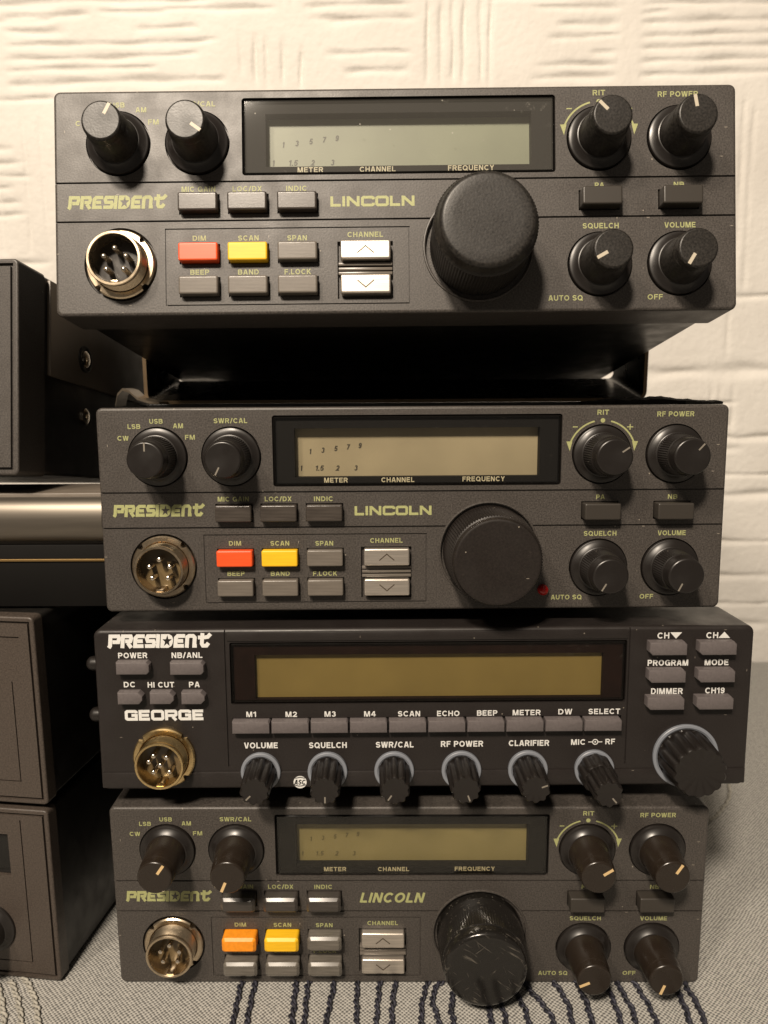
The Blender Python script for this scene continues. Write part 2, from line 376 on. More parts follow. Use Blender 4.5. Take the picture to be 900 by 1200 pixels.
# ------------------------------------------------------------------ lettering
def arcp(cx, cy, rx, ry, a0, a1, n=10):
    return [(cx+rx*math.cos(math.radians(a0+(a1-a0)*k/n)), cy+ry*math.sin(math.radians(a0+(a1-a0)*k/n))) for k in range(n+1)]
def ell(cx, cy, rx, ry, n=22): return (1, arcp(cx, cy, rx, ry, 0, 360*(n-1)/n, n-1))
def ln(*p): return (0, list(p))
# a plain bold grotesque drawn with strokes: glyph -> (width, strokes)
SANS = {
 'A': (.74, [ln((.09, 0), (.33, 1)), ln((.41, 1), (.65, 0)), ln((.22, .30), (.52, .30))]),
 'B': (.70, [ln((.1, 0), (.1, 1)), ln((.2, .9), *arcp(.43, .715, .17, .185, 90, -90), (.2, .53)), ln((.2, .53), *arcp(.45, .315, .18, .215, 90, -90), (.2, .1))]),
 'C': (.78, [ln(*arcp(.42, .5, .32, .40, 42, 318, 18))]),
 'D': (.74, [ln((.1, 0), (.1, 1)), ln((.2, .9), *arcp(.34, .5, .30, .40, 90, -90, 14), (.2, .1))]),
 'E': (.64, [ln((.1, 0), (.1, 1)), ln((.2, .9), (.62, .9)), ln((.2, .51), (.57, .51)), ln((.2, .1), (.63, .1))]),
 'F': (.60, [ln((.1, 0), (.1, 1)), ln((.2, .9), (.60, .9)), ln((.2, .50), (.54, .50))]),
 'G': (.82, [ln(*arcp(.42, .5, .32, .40, 42, 325, 18)), ln((.46, .45), (.82, .45)), ln((.73, .0), (.73, .35))]),
 'H': (.72, [ln((.1, 0), (.1, 1)), ln((.62, 0), (.62, 1)), ln((.2, .52), (.52, .52))]),
 'I': (.20, [ln((.1, 0), (.1, 1))]),
 'K': (.72, [ln((.1, 0), (.1, 1)), ln((.62, 1), (.16, .42)), ln((.30, .58), (.64, 0))]),
 'L': (.58, [ln((.1, 0), (.1, 1)), ln((.2, .1), (.58, .1))]),
 'M': (.88, [ln((.1, 0), (.1, 1)), ln((.78, 0), (.78, 1)), ln((.17, 1), (.41, 0)), ln((.71, 1), (.47, 0))]),
 'N': (.72, [ln((.1, 0), (.1, 1)), ln((.62, 0), (.62, 1)), ln((.13, .97), (.59, .03))]),
 'O': (.84, [ell(.42, .5, .32, .40)]),
 'P': (.68, [ln((.1, 0), (.1, 1)), ln((.2, .9), *arcp(.40, .68, .19, .22, 90, -90), (.2, .46))]),
 'Q': (.86, [ell(.42, .5, .32, .40), ln((.50, .28), (.82, .0))]),
 'R': (.72, [ln((.1, 0), (.1, 1)), ln((.2, .9), *arcp(.42, .69, .19, .21, 90, -90), (.2, .48)), ln((.42, .42), (.64, 0))]),
 'S': (.68, [ln(*(arcp(.34, .70, .24, .20, 15, 255, 12)+arcp(.34, .305, .25, .205, 75, -165, 12)))]),
 'T': (.66, [ln((0, .9), (.66, .9)), ln((.33, 0), (.33, .8))]),
 'U': (.72, [ln((.1, 1), *arcp(.36, .36, .26, .26, 180, 360, 12), (.62, 1))]),
 'V': (.70, [ln((.08, 1), (.31, 0)), ln((.62, 1), (.39, 0))]),
 'W': (1.0, [ln((.08, 1), (.26, 0)), ln((.47, 1), (.32, 0)), ln((.53, 1), (.68, 0)), ln((.92, 1), (.74, 0))]),
 'X': (.70, [ln((.08, 1), (.62, 0)), ln((.62, 1), (.08, 0))]),
 'Y': (.70, [ln((.08, 1), (.35, .46), (.62, 1)), ln((.35, 0), (.35, .38))]),
 '1': (.42, [ln((.30, 0), (.30, 1)), ln((.02, .72), (.22, .84))]),
 '2': (.62, [ln(*arcp(.31, .66, .21, .24, 170, -35, 12), (.10, .10), (.62, .10))]),
 '3': (.62, [ln(*arcp(.29, .71, .19, .19, 160, -90, 12)), ln(*arcp(.29, .31, .22, .21, 90, -160, 12))]),
 '4': (.64, [ln((.46, 0), (.46, 1)), ln((.38, .95), (.10, .32), (.36, .30)), ln((.56, .30), (.66, .30))]),
 '5': (.62, [ln((.57, .9), (.17, .9), (.12, .52), *arcp(.30, .33, .22, .23, 110, -160, 12))]),
 '7': (.58, [ln((.02, .9), (.50, .9), (.22, 0))]),
 '9': (.62, [ell(.30, .68, .20, .22), ln(*arcp(.28, .45, .23, .36, 0, -150, 10))]),
 '.': (.20, [ln((.1, 0), (.1, .2))]), '/': (.40, [ln((.04, -.04), (.36, 1.04))]), ' ': (.24, [])}
def write(bm, text, cx, cz, wd, ht, y, bold=.19, shear=0.0):
    gap = .13; tot = sum(SANS[c][0] for c in text)+gap*(len(text)-1)
    k = wd/(tot+shear); x = 0
    for c in text:
        adv, ss = SANS[c]
        for i, (cl, pts) in enumerate(ss):
            stroke(bm, [(cx-wd/2+(x+p[0]+shear*p[1])*k, cz-ht/2+p[1]*ht) for p in pts], bold*ht, y-.006*i, bool(cl))
        x += adv+gap
def stroke(bm, pts, t, y, closed=False):
    n = len(pts); P = [Vector(p) for p in pts]; L, R = [], []
    for i in range(n):
        a = P[i-1] if (i > 0 or closed) else None; b = P[(i+1) % n] if (i < n-1 or closed) else None
        d1 = (P[i]-a).normalized() if a is not None else (b-P[i]).normalized()
        d2 = (b-P[i]).normalized() if b is not None else d1
        n1, n2 = Vector((-d1.y, d1.x)), Vector((-d2.y, d2.x)); m = (n1+n2)
        m = m.normalized() if m.length > 1e-6 else n1; k = t/2/max(.35, m.dot(n1))
        L.append(bm.verts.new((P[i].x+m.x*k, y, P[i].y+m.y*k))); R.append(bm.verts.new((P[i].x-m.x*k, y, P[i].y-m.y*k)))
    for i in range(n if closed else n-1):
        j = (i+1) % n; bm.faces.new((L[i], L[j], R[j], R[i]))
# wide square letters: (advance, [(closed, points)])
WIDE = {
 'L': (.84, [(0, [(.13, 1), (.13, .13), (.82, .13)])]),
 'I': (.27, [(0, [(.13, 0), (.13, 1)])]),
 'N': (1.02, [(0, [(.12, 0), (.12, 1)]), (0, [(.16, .90), (.86, .10)]), (0, [(.90, 0), (.90, 1)])]),
 'C': (1.02, [(0, [(.97, .66), (.97, .80), (.88, .88), (.22, .88), (.13, .79), (.13, .21), (.22, .12), (.88, .12), (.97, .20), (.97, .34)])]),
 'O': (1.04, [(1, [(.22, .88), (.86, .88), (.95, .79), (.95, .21), (.86, .12), (.22, .12), (.13, .21), (.13, .79)])]),
 'G': (1.04, [(0, [(.95, .70), (.93, .82), (.84, .88), (.22, .88), (.13, .79), (.13, .21), (.22, .12), (.93, .12), (.93, .50), (.55, .50)])]),
 'E': (.92, [(0, [(.90, .88), (.13, .88), (.13, .12), (.90, .12)]), (0, [(.26, .5), (.84, .5)])]),
 'R': (1.00, [(0, [(.13, 0), (.13, .88), (.82, .88), (.90, .80), (.90, .54), (.82, .46), (.26, .46)]), (0, [(.62, .34), (.90, .0)])]),
}
LOGO = {
 'P': (.98, [(0, [(.06, .02), (.16, .16), (.16, .86), (.80, .86), (.86, .72), (.80, .44), (.34, .44)])]),
 'R': (1.0, [(0, [(.16, 0), (.16, .86), (.78, .86), (.84, .72), (.78, .50), (.36, .50)]), (0, [(.58, .38), (.88, .02)])]),
 'E': (.90, [(0, [(.90, .86), (.30, .86), (.16, .72), (.16, .14), (.84, .14)]), (0, [(.32, .5), (.76, .5)])]),
 'S': (.88, [(0, [(.88, .86), (.24, .86), (.16, .70), (.24, .50), (.70, .50), (.78, .34), (.70, .14), (.04, .14)])]),
 'I': (.36, [(0, [(.16, 0), (.16, 1)])]),
 'D': (1.04, []),
 'n': (.98, [(0, [(.16, 0), (.16, .78), (.30, .86), (.62, .86), (.76, .74), (.76, .14), (.96, .14)])]),
 't': (.94, [(0, [(.36, 1.06), (.36, .28), (.46, .14), (.74, .14), (.90, .34)]), (0, [(.02, .74), (.24, .74)]), (0, [(.50, .74), (.80, .78), (1.02, 1.0)])]),
}
def block_word(bm, word, table, x0, z0, wd, ht, y, t, shear=0.0, gap=.08):
    tot = sum(table[c][0] for c in word)+gap*(len(word)-1); k = wd/tot; x = 0
    aspect = k/ht
    for c in word:
        adv, ss = table[c]
        f = lambda p: (x0+(x+p[0])*k+shear*p[1]*ht, z0+p[1]*ht)
        for i, (cl, pts) in enumerate(ss): stroke(bm, [f(p) for p in pts], t, y-.006*i, bool(cl))
        if c == 'D':     # solid letter pierced by a five pointed star
            outer = [(.0, 0), (.0, 1), (.66, 1), (.90, .86), (1.0, .62), (1.0, .36), (.90, .14), (.66, 0)]
            star = [(.52+(.44 if i % 2 == 0 else .18)*math.sin(i*PI/5)*.92, .49+(.45 if i % 2 == 0 else .18)*math.cos(i*PI/5)) for i in range(10)]
            # bridge outer ring to the star by angle
            oc = [Vector(p) for p in outer]; 
            def hit(a):
                d = Vector((math.sin(a), math.cos(a))); best = 9
                for i in range(len(oc)):
                    p, q = oc[i]-Vector((.52, .49)), oc[(i+1) % len(oc)]-Vector((.52, .49)); e = q-p
                    den = d.x*e.y-d.y*e.x
                    if abs(den) < 1e-9: continue
                    tt = (p.x*e.y-p.y*e.x)/den; u = (p.x*d.y-p.y*d.x)/den
                    if tt > 0 and -1e-6 <= u <= 1+1e-6: best = min(best, tt)
                return (.52+d.x*best, .49+d.y*best)
            N = 60; ins, outs = [], []
            for i in range(N):
                a = 2*PI*i/N; u = a/(PI/5); j = int(u) % 10; fr = u-int(u)
                A, B = star[j], star[(j+1) % 10]; ins.append((A[0]+(B[0]-A[0])*fr, A[1]+(B[1]-A[1])*fr))
                outs.append(hit(math.atan2(ins[-1][0]-.52, ins[-1][1]-.49)))
            vi = [bm.verts.new((f(p)[0], y, f(p)[1])) for p in ins]; vo = [bm.verts.new((f(p)[0], y, f(p)[1])) for p in outs]
            for i in range(N): bm.faces.new((vi[i], vi[(i+1) % N], vo[(i+1) % N], vo[i]))
        x += adv+gap

# ------------------------------------------------------------------ parts shared by the radios
def knob_mesh(length, kind):
    def make():
        bm = bmesh.new(); L = length
        if kind == 'smooth':
            prof = [(6.9, .3), (6.7, 2.5), (6.2, 5), (5.85, L-3.2), (5.75, L-3.0), (5.62, L-2.8), (5.62, L-.9), (5.45, L-.35), (5.0, L), (4.85, L), (0, L)]
            rip = None
        else:
            prof = [(6.8, .3), (6.6, 2.6), (6.5, 3.0), (6.1, L-4.4), (5.9, L-4.2), (5.72, L-3.9), (5.68, L-.9), (5.5, L-.35), (5.05, L), (4.9, L), (0, L)]
            rip = lambda k, i, a: (.11 if i % 2 else -.11) if 1 <= k <= 3 else 0
        lathe(bm, prof, 112, ripple=rip)
        return finish(bm, 'control_knob', 'knob_black', 40)
    return cached(('knob', length, kind), make)
def skirt_mesh():
    def make():
        bm = bmesh.new()
        lathe(bm, [(9.1, -1.4), (9.15, .45), (9.0, .8), (8.7, .95), (8.2, 1.05), (7.1, 2.3), (6.85, 2.5), (6.4, 2.5)], 72)
        return finish(bm, 'skirt', 'skirt_black', 40)
    return cached('skirt', make)
def pointer_mesh(length, r0, r1, wd):
    def make():
        bm = bmesh.new(); box(bm, -wd/2, wd/2, -length-.06, -length+.4, r0, r1)
        return finish(bm, 'pointer_line', 'pointer_white', smooth=False)
    return cached(('ptr', length, r0, r1, wd), make)
def button_mesh(wd, ht, out, bev=.5):
    def make():
        bm = rr_box(-wd/2, wd/2, -ht/2, ht/2, -out, 2.0, .55 if bev < .6 else 1.0, bev, 4, None if bev < .6 else (.85, .76))
        return finish(bm, 'push_button', 'button_grey', 50 if bev < .6 else 30)
    return cached(('btn', wd, ht, out, bev), make)
def disc_cut(bm, cx, cz, r, d, seg=64):
    t = bmesh.new(); bmesh.ops.create_cone(t, cap_ends=True, segments=seg, radius1=r, radius2=r, depth=d*2)
    merge(bm, t, 0, Matrix.Translation((cx, 0, cz)) @ Matrix.Rotation(PI/2, 4, 'X'))
def socket(parent, loc, metal, insert, pins, name='microphone_socket'):
    def make():
        bm = bmesh.new()
        notch = lambda k, i, a: -1.1 if (k in (1, 2, 3) and any(abs(((a-q+PI) % (2*PI))-PI) < .07 for q in (.75, 2.32, 3.89, 5.46))) else 0
        lathe(bm, [(10.1, -1.5), (10.15, .2), (10.1, .9), (9.7, 1.3), (8.35, 1.35), (8.1, 1.0)], 96, ripple=notch)
        prof = [(8.0, .5)]; 
        for k in range(9): h = 1.3+k*.52; prof += [(8.0, h), (7.82, h+.26)]
        prof += [(7.9, 6.0), (7.9, 6.7), (7.7, 7.0), (7.1, 7.0), (6.95, 6.8), (6.95, -1.2)]
        lathe(bm, prof, 72)
        t = bmesh.new(); box(t, -1.2, 1.2, -6.6, -1.2, -7.1, -6.15, .2); merge(bm, t)
        return finish(bm, name, 'nickel', 30)
    o = link(name, cached('socket', make), parent, loc, 0, metal)
    def make2():
        bm = bmesh.new(); lathe(bm, [(6.95, 1.2), (0, 1.2)], 48); return finish(bm, 'insulator', 'socket_black')
    link('insulator', cached('insul', make2), o, (0, 0, 0), 0, insert)
    def make3():
        bm = bmesh.new(); lathe(bm, [(.85, 1.0), (.85, 5.2), (.7, 5.8), (.35, 6.05), (0, 6.1)], 20); return finish(bm, 'contact_pin', 'pin_metal')
    for x, z in pins: link('contact_pin', cached('pin', make3), o, (x, 0, z))
    return o
PINS5 = [(0, 3.3), (-3.2, 1.0), (3.2, 1.0), (-2.5, -2.7), (2.5, -2.7)]
PINS6 = [(-2.0, 2.9), (2.1, 2.3), (-3.6, .9), (0, -.3), (-2.2, -2.6), (2.9, -2.6)]
def display(parent, x0, x1, z0, z1, wx0, wx1, wz0, wz1, glass_mat, mask, lcd, slope=0.8, back=4.6):
    """a sunk window: sloping gloss rim, black mask with an opening, panel set back behind it, pane in front"""
    bm = bmesh.new()
    A = rrect(x0, x1, z0, z1, .8); B = rrect(x0+slope, x1-slope, z0+slope, z1-slope, .4)
    va = [bm.verts.new((x, .95, z)) for x, z in A]; vb = [bm.verts.new((x, .05, z)) for x, z in B]
    vc = [bm.verts.new((x, 1.2, z)) for x, z in B]
    for P, Q in ((va, vb), (vb, vc)):
        for i in range(len(P)): bm.faces.new((P[i], P[(i+1) % len(P)], Q[(i+1) % len(P)], Q[i]))
    fr = link('display_frame', finish(bm, 'display_frame', 'frame_gloss', 30), parent)
    bm = bmesh.new()
    o = [bm.verts.new((x, 1.1, z)) for x, z in ((x0+1, z0+1), (x1-1, z0+1), (x1-1, z1-1), (x0+1, z1-1))]
    q = [bm.verts.new((x, 1.1, z)) for x, z in ((wx0, wz0), (wx1, wz0), (wx1, wz1), (wx0, wz1))]
    r = [bm.verts.new((x, back, z)) for x, z in ((wx0, wz0), (wx1, wz0), (wx1, wz1), (wx0, wz1))]
    for i in range(4):
        j = (i+1) % 4; bm.faces.new((o[i], o[j], q[j], q[i])); bm.faces.new((q[i], q[j], r[j], r[i]))
    link('mask', finish(bm, 'mask', mask, smooth=False), fr)
    bm = bmesh.new(); box(bm, wx0-.3, wx1+.3, back-.05, back+.6, wz0-.3, wz1+.3)
    pan = link('lcd_panel', finish(bm, 'lcd_panel', lcd, smooth=False), fr)
    bm = bmesh.new(); box(bm, x0+slope-.02, x1-slope+.02, .10, .35, z0+slope-.02, z1-slope+.02)
    link('window_pane', finish(bm, 'window_pane', glass_mat, smooth=False), fr)
    return fr
def screw(parent, name, loc, r, mat='screw_metal', axis='X'):
    def make():
        bm = bmesh.new(); lathe(bm, [(r, -1), (r, .5), (r*.85, .8), (r*.3, .85), (r*.3, .3), (0, .3)], 28)
        return finish(bm, name, mat)
    o = link(name, cached(('screw', r, mat), make), parent, loc); o.rotation_euler = (0, 0, PI/2 if axis == 'X' else 0)
    return o

# ------------------------------------------------------------------ the three grey transceivers
W_, H_ = 200.0, 65.9
X = lambda lx: lx-100.0
Z = lambda ly: H_-ly
KNOBS = [(19.0, 15.5), (42.2, 15.5), (159.9, 15.5), (183.3, 15.5), (159.9, 52.2), (183.2, 52.2)]
BIG = (124.4, 46.6); CONN = (19.3, 50.9)
def face_mesh():
    def make():
        bm = rr_box(-100, 100, 0, H_, 0, 17, 1.9, .9, 4)
        holes = bmesh.new()
        for lx, ly in KNOBS: disc_cut(holes, X(lx), Z(ly), 9.55, 1.6)
        disc_cut(holes, X(BIG[0]), Z(BIG[1]), 15.6, 1.2, 96); disc_cut(holes, X(CONN[0]), Z(CONN[1]), 10.75, 1.8, 72)
        rect = bmesh.new()
        prism(rect, rrect(X(55.3), X(147.15), Z(25.2), Z(2.62), .9), -3, 7)
        box(rect, X(83.0), X(99.3), -2, 1.4, Z(61.6), Z(44.8))
        for lx, ly in BUTTONS: box(rect, X(lx)-6.0, X(lx)+6.0, -2, 1.2, Z(ly)-2.95, Z(ly)+2.95)
        gro = bmesh.new()
        for ly in (26.9, 38.3): box(gro, -103, 103, -2, .55, Z(ly)-.26, Z(ly)+.26)
        pan = bmesh.new()
        a, b, c, d = X(32.6), X(104.1), Z(62.98), Z(40.66); g = .17
        for bx in ((a-g, b+g, d-g, d+g), (a-g, b+g, c-g, c+g)): box(pan, bx[0], bx[1], -2, .35, bx[2], bx[3])
        pa2 = bmesh.new()
        for bx in ((a-g, a+g, c, d), (b-g, b+g, c, d)): box(pa2, bx[0], bx[1], -2, .35, bx[2], bx[3])
        bm = carve(bm, [holes, rect, gro, pan, pa2])
        return finish(bm, 'faceplate', 'face_grey', 32)
    return cached('face', make)
BUTTONS = [(42.6, 33.5), (57.0, 33.5), (71.5, 33.5), (42.6, 48.05), (57.0, 48.05), (71.5, 48.05), (42.6, 57.75), (57.0, 57.75), (71.5, 57.75), (159.8, 33.5), (183.0, 33.5)]
def lettering(italic):
    bm = bmesh.new(); y = -.04
    for t, cx, cy, wd, ht in (
        ('CW', 8.3, 9.5, 3.6, 1.5), ('LSB', 11.9, 5.85, 4.0, 1.5), ('USB', 18.9, 4.25, 4.2, 1.5), ('AM', 25.8, 5.7, 3.2, 1.5), ('FM', 29.4, 9.3, 3.2, 1.5),
        ('SWR/CAL', 42.3, 4.2, 10.6, 1.55), ('MIC GAIN', 42.4, 29.05, 10.0, 1.55), ('LOC/DX', 56.7, 29.1, 8.6, 1.55), ('INDIC', 71.2, 29.15, 6.2, 1.55),
        ('DIM', 42.5, 43.4, 4.0, 1.5), ('SCAN', 56.9, 43.5, 6.1, 1.55), ('SPAN', 71.2, 43.6, 5.8, 1.55), ('BEEP', 42.5, 53.35, 5.6, 1.5), ('BAND', 56.8, 53.45, 6.2, 1.5), ('F.LOCK', 71.3, 53.5, 7.8, 1.55),
        ('CHANNEL', 91.2, 42.8, 10.5, 1.55), ('RIT', 159.9, 2.25, 3.7, 1.6), ('RF POWER', 182.95, 2.9, 11.8, 1.6), ('PA', 159.9, 29.15, 2.8, 1.5), ('NB', 183.1, 29.2, 3.1, 1.5),
        ('SQUELCH', 160.2, 41.0, 10.6, 1.6), ('VOLUME', 183.4, 41.0, 9.1, 1.6), ('AUTO SQ', 149.8, 62.0, 10.1, 1.6), ('OFF', 176.0, 61.95, 4.5, 1.55)):
        write(bm, t, X(cx), Z(cy), wd, ht, y)
    block_word(bm, 'PRESIDEnt', LOGO, X(3.9), Z(34.6), 28.4, 3.95, y, 1.02, .10, .02)
    if italic: write(bm, 'LINCOLN', X(94.6), Z(33.2), 22.4, 3.7, y, .22, .24)
    else: block_word(bm, 'LINCOLN', WIDE, X(81.0), Z(34.6), 24.8, 3.0, y, .82)
    return finish(bm, 'printed_lettering', 'print_green', smooth=False)
def dial_scale():
    bm = bmesh.new(); y = -.04; cx, cz, r = X(159.9), Z(15.5), 10.75
    arc = lambda a0, a1: [(cx+r*math.sin(math.radians(a0+(a1-a0)*k/16)), cz+r*math.cos(math.radians(a0+(a1-a0)*k/16))) for k in range(17)]
    stroke(bm, arc(-72, -14), .5, y); stroke(bm, arc(14, 72), .5, y)
    for s in (-1, 1):
        vs = [(cx+s*9.5, cz+4.1), (cx+s*11.4, cz+4.1), (cx+s*10.25, cz+1.0)]
        bm.faces.new([bm.verts.new((a, y-.01, b)) for a, b in vs])
    bm.faces.new([bm.verts.new((cx+.72*math.sin(k*PI/8), y, cz+10.7+.72*math.cos(k*PI/8))) for k in range(16)])
    stroke(bm, [(cx-9.5, cz+8.7), (cx-7.9, cz+8.7)], .34, y)
    stroke(bm, [(cx+7.7, cz+8.6), (cx+9.7, cz+8.6)], .34, y); stroke(bm, [(cx+8.7, cz+7.7), (cx+8.7, cz+8.43)], .34, y); stroke(bm, [(cx+8.7, cz+8.77), (cx+8.7, cz+9.5)], .34, y)
    return finish(bm, 'dial_scale', 'print_green', smooth=False)
def big_knob_mesh(L, kind):
    def make():
        bm = bmesh.new()
        if kind == 'domed':
            prof = [(14.2, -.6), (14.2, L-4.2), (14.0, L-4.0), (13.3, L-2.6), (13.05, L-1.2), (12.7, L-.5), (12.0, L-.08), (11.6, L), (9, L), (0, L)]; rip = lambda k, i, a: (.10 if i % 2 else -.10) if k in (0, 1) else 0
        elif kind == 'flat':
            prof = [(14.9, -.6), (14.6, 2), (13.9, L-2.4), (13.5, L-2.2), (13.35, L-.7), (13.05, L-.15), (12.6, L), (12.4, L), (0, L)]; rip = lambda k, i, a: (.24 if i % 2 else -.24) if k in (1, 2) else 0
        else:
            prof = [(14.7, -.6), (14.5, 4.5), (13.7, L-4.4), (13.4, L-4.2), (13.4, L-1.6), (13.1, L-.7), (12.5, L-.2), (11.5, L), (11.3, L), (0, L)]; rip = lambda k, i, a: (.13 if i % 2 else -.13) if k == 2 else (.05 if i % 2 else -.05) if k == 1 else 0
        lathe(bm, prof, 200, ripple=rip)
        return finish(bm, 'tuning_knob', 'knob_matte', 38)
    return cached(('big', L, kind), make)
def case(parent, wd, z0, z1, y0, y1, mat='case_black', seam=None):
    bm = bmesh.new(); t = rr_box(-wd/2, wd/2, z0, z1, y0, y1, 1.2, .4, 2); merge(bm, t)
    if seam: box(bm, -wd/2-.9, wd/2+.9, y0+1.5, y1-.6, seam, z1+.9, .35)
    return link('metal_case', finish(bm, 'metal_case', mat), parent)

def transceiver(label, matrix, angles, pointer, kn, big, glass_mat, lcd, ink, dim, knobmat, italic=False, led=False, grow=0.0):
    t = thing('cb_radio', label, 'cb radio', matrix, 'two-way radios stacked in the middle')
    face = link('faceplate', face_mesh(), t)
    link('printed_lettering', cached(('let', italic), lambda: lettering(italic)), face)
    link('dial_scale', cached('dial', dial_scale), face)
    case(t, 195, 1.2, H_-1.0, 17, 205)
    bm = rr_box(-95, 92, H_-1.5, H_+1.2, 40, 203, .6, .3, 2)
    link('lid', finish(bm, 'lid', 'case_black'), t)
    L, kind = kn
    for (lx, ly), a in zip(KNOBS, angles):
        k = link('control_knob', knob_mesh(L, kind), t, (X(lx), 0, Z(ly)), math.radians(a), knobmat)
        link('skirt', skirt_mesh(), k)
        if pointer[0]: link('pointer_line', pointer_mesh(L, *pointer[1:]), k, (0, 0, 0), 0, pointer[0])
    def ring():
        bm = bmesh.new(); lathe(bm, [(15.55, -.4), (15.6, .25), (15.9, .5), (16.2, .45), (16.4, -.1)], 96); return finish(bm, 'knob_bezel', 'face_grey')
    b = link('tuning_knob', big_knob_mesh(big[0], big[1]), t, (X(BIG[0]), 0, Z(BIG[1])), 0, big[2])
    link('knob_bezel', cached('ring', ring), t, (X(BIG[0]), 0, Z(BIG[1])))
    socket(t, (X(CONN[0]), .6, Z(CONN[1])), 'nickel', 'socket_brown' if dim != 'button_red' or led else 'socket_black', PINS5)
    for i, (lx, ly) in enumerate(BUTTONS):
        m = 'button_dark' if i < 3 else 'button_black' if i > 8 else (dim if i == 3 else 'button_yellow' if i == 4 else 'button_grey')
        if italic: m = {'button_dark': 'button_worn_dark', 'button_grey': 'button_worn'}.get(m, m)
        o = link('push_button', button_mesh(11.5, 5.3, 4.0 if i > 8 else (4.2 if italic else 2.7)+(.5 if (italic and i in (3, 4)) else 0), .95 if italic and i < 9 else .5), t, (X(lx), 0, Z(ly)), 0, m)
        if i == 3: o['label'] = 'orange push button'
        if i == 4: o['label'] = 'yellow push button'
    for ly, s in ((47.9, 1), (57.8, -1)):
        o = link('channel_button', button_mesh(14.6, 5.5, 2.4), t, (X(91.3), 0, Z(ly)), 0, 'brushed_silver')
        def arrow():
            bm = bmesh.new(); q = -2.44
            stroke(bm, [(-2.4, -s*1.0), (0, s*1.05), (2.4, -s*1.0)], .32, q); return finish(bm, 'arrow_mark', 'arrow_dark', smooth=False)
        link('arrow_mark', cached(('arrow', s), arrow), o)
    def bars():
        bm = bmesh.new()
        for k in range(3): box(bm, -7.9, 7.9, -.5+.3*(k % 2), 1.4, (k-1)*1.35-.45, (k-1)*1.35+.45, .15)
        return finish(bm, 'ribbed_divider', 'button_grey')
    link('ribbed_divider', cached('bars', bars), t, (X(91.2), 0, Z(52.9)))
    fr = display(t, X(55.3), X(147.15), Z(25.2), Z(2.62), X(62.1), X(140.3), Z(22.3), Z(6.8), glass_mat, 'mask_black', lcd)
    def dl():
        bm = bmesh.new()
        for tx, cx, cy, wd in (('METER', 75.2, 23.3, 7.6), ('CHANNEL', 95.0, 23.3, 10.6), ('FREQUENCY', 122.5, 23.2, 13.6)): write(bm, tx, X(cx), Z(cy), wd, 1.55, 1.06)
        return finish(bm, 'window_lettering', 'print_cream', smooth=False)
    link('window_lettering', cached('dl', dl), fr)
    def dg():
        bm = bmesh.new()
        for tx, cx, cy, wd in (('1', 66.9, 14.3, .6), ('3', 71.0, 13.9, 1.2), ('5', 75.2, 13.4, 1.2), ('7', 79.1, 12.9, 1.2), ('9', 83.0, 12.5, 1.2), ('1', 63.9, 19.7, .6), ('1.5', 69.8, 19.7, 3.0), ('2', 75.7, 19.7, 1.25), ('3', 81.6, 19.7, 1.25)):
            write(bm, tx, X(cx), Z(cy), wd, 1.7, 4.50, .22, .18)
        return finish(bm, 'lcd_digits', 'lcd_ink', smooth=False)
    link('lcd_digits', cached('dg', dg), fr, (0, 0, 0), 0, ink)
    if led:
        bm = bmesh.new(); lathe(bm, [(1.75, -1), (1.75, .9), (1.55, 1.7), (1.0, 2.35), (.4, 2.6), (0, 2.65)], 28)
        link('indicator_lamp', finish(bm, 'indicator_lamp', 'led_red'), t, (X(142.0), 0, Z(59.4)))['label'] = 'small red indicator lamp'
    return t

M1 = axes((1.0, .0054, .0034), (-.0048, .9879, -.1548), (-.0042, .1548, .9879), (-3.5, -3.6, 225.25))
M2 = axes((.9999, .0173, -.0008), (-.0173, .9995, -.0279), (.0003, .0279, .9996), (2.0, 6.5, 131.9))
M4 = axes((1, 0, 0), (0, 1, 0), (0, 0, 1), (0, 0, 0.0))
transceiver('grey radio with greenish dusty display and white pointers, topmost of the stack', M1,
            (28, 126, -45, -10, 241, 211), ('pointer_white', 1.9, 5.2, .95), (14.0, 'smooth'), (22.0, 'domed', 'knob_matte'), 'window_dusty', 'lcd_green', 'lcd_ink_mid', 'button_red', 'knob_matte')
transceiver('grey radio with tan display and small red lamp beside its large knob, second from top', M2,
            (0, 207, 56, 42, 211, 207), ('pointer_grey', 2.6, 5.2, .45), (14.0, 'knurled'), (18.5, 'flat', 'knob_smooth'), 'window_clear', 'lcd_tan', 'lcd_ink', 'button_red', 'knob_black', led=True)
transceiver('grey radio with shiny scratched large knob, on the tablecloth, lowest of its stack', M4,
            (35, 203, 57, 32, 246, 201), ('pointer_orange', 1.7, 5.2, .9), (15.0, 'smooth'), (17.5, 'worn', 'knob_scratched'), 'window_smoke', 'lcd_olive', 'lcd_ink_faint', 'button_amber', 'knob_brown', italic=True)

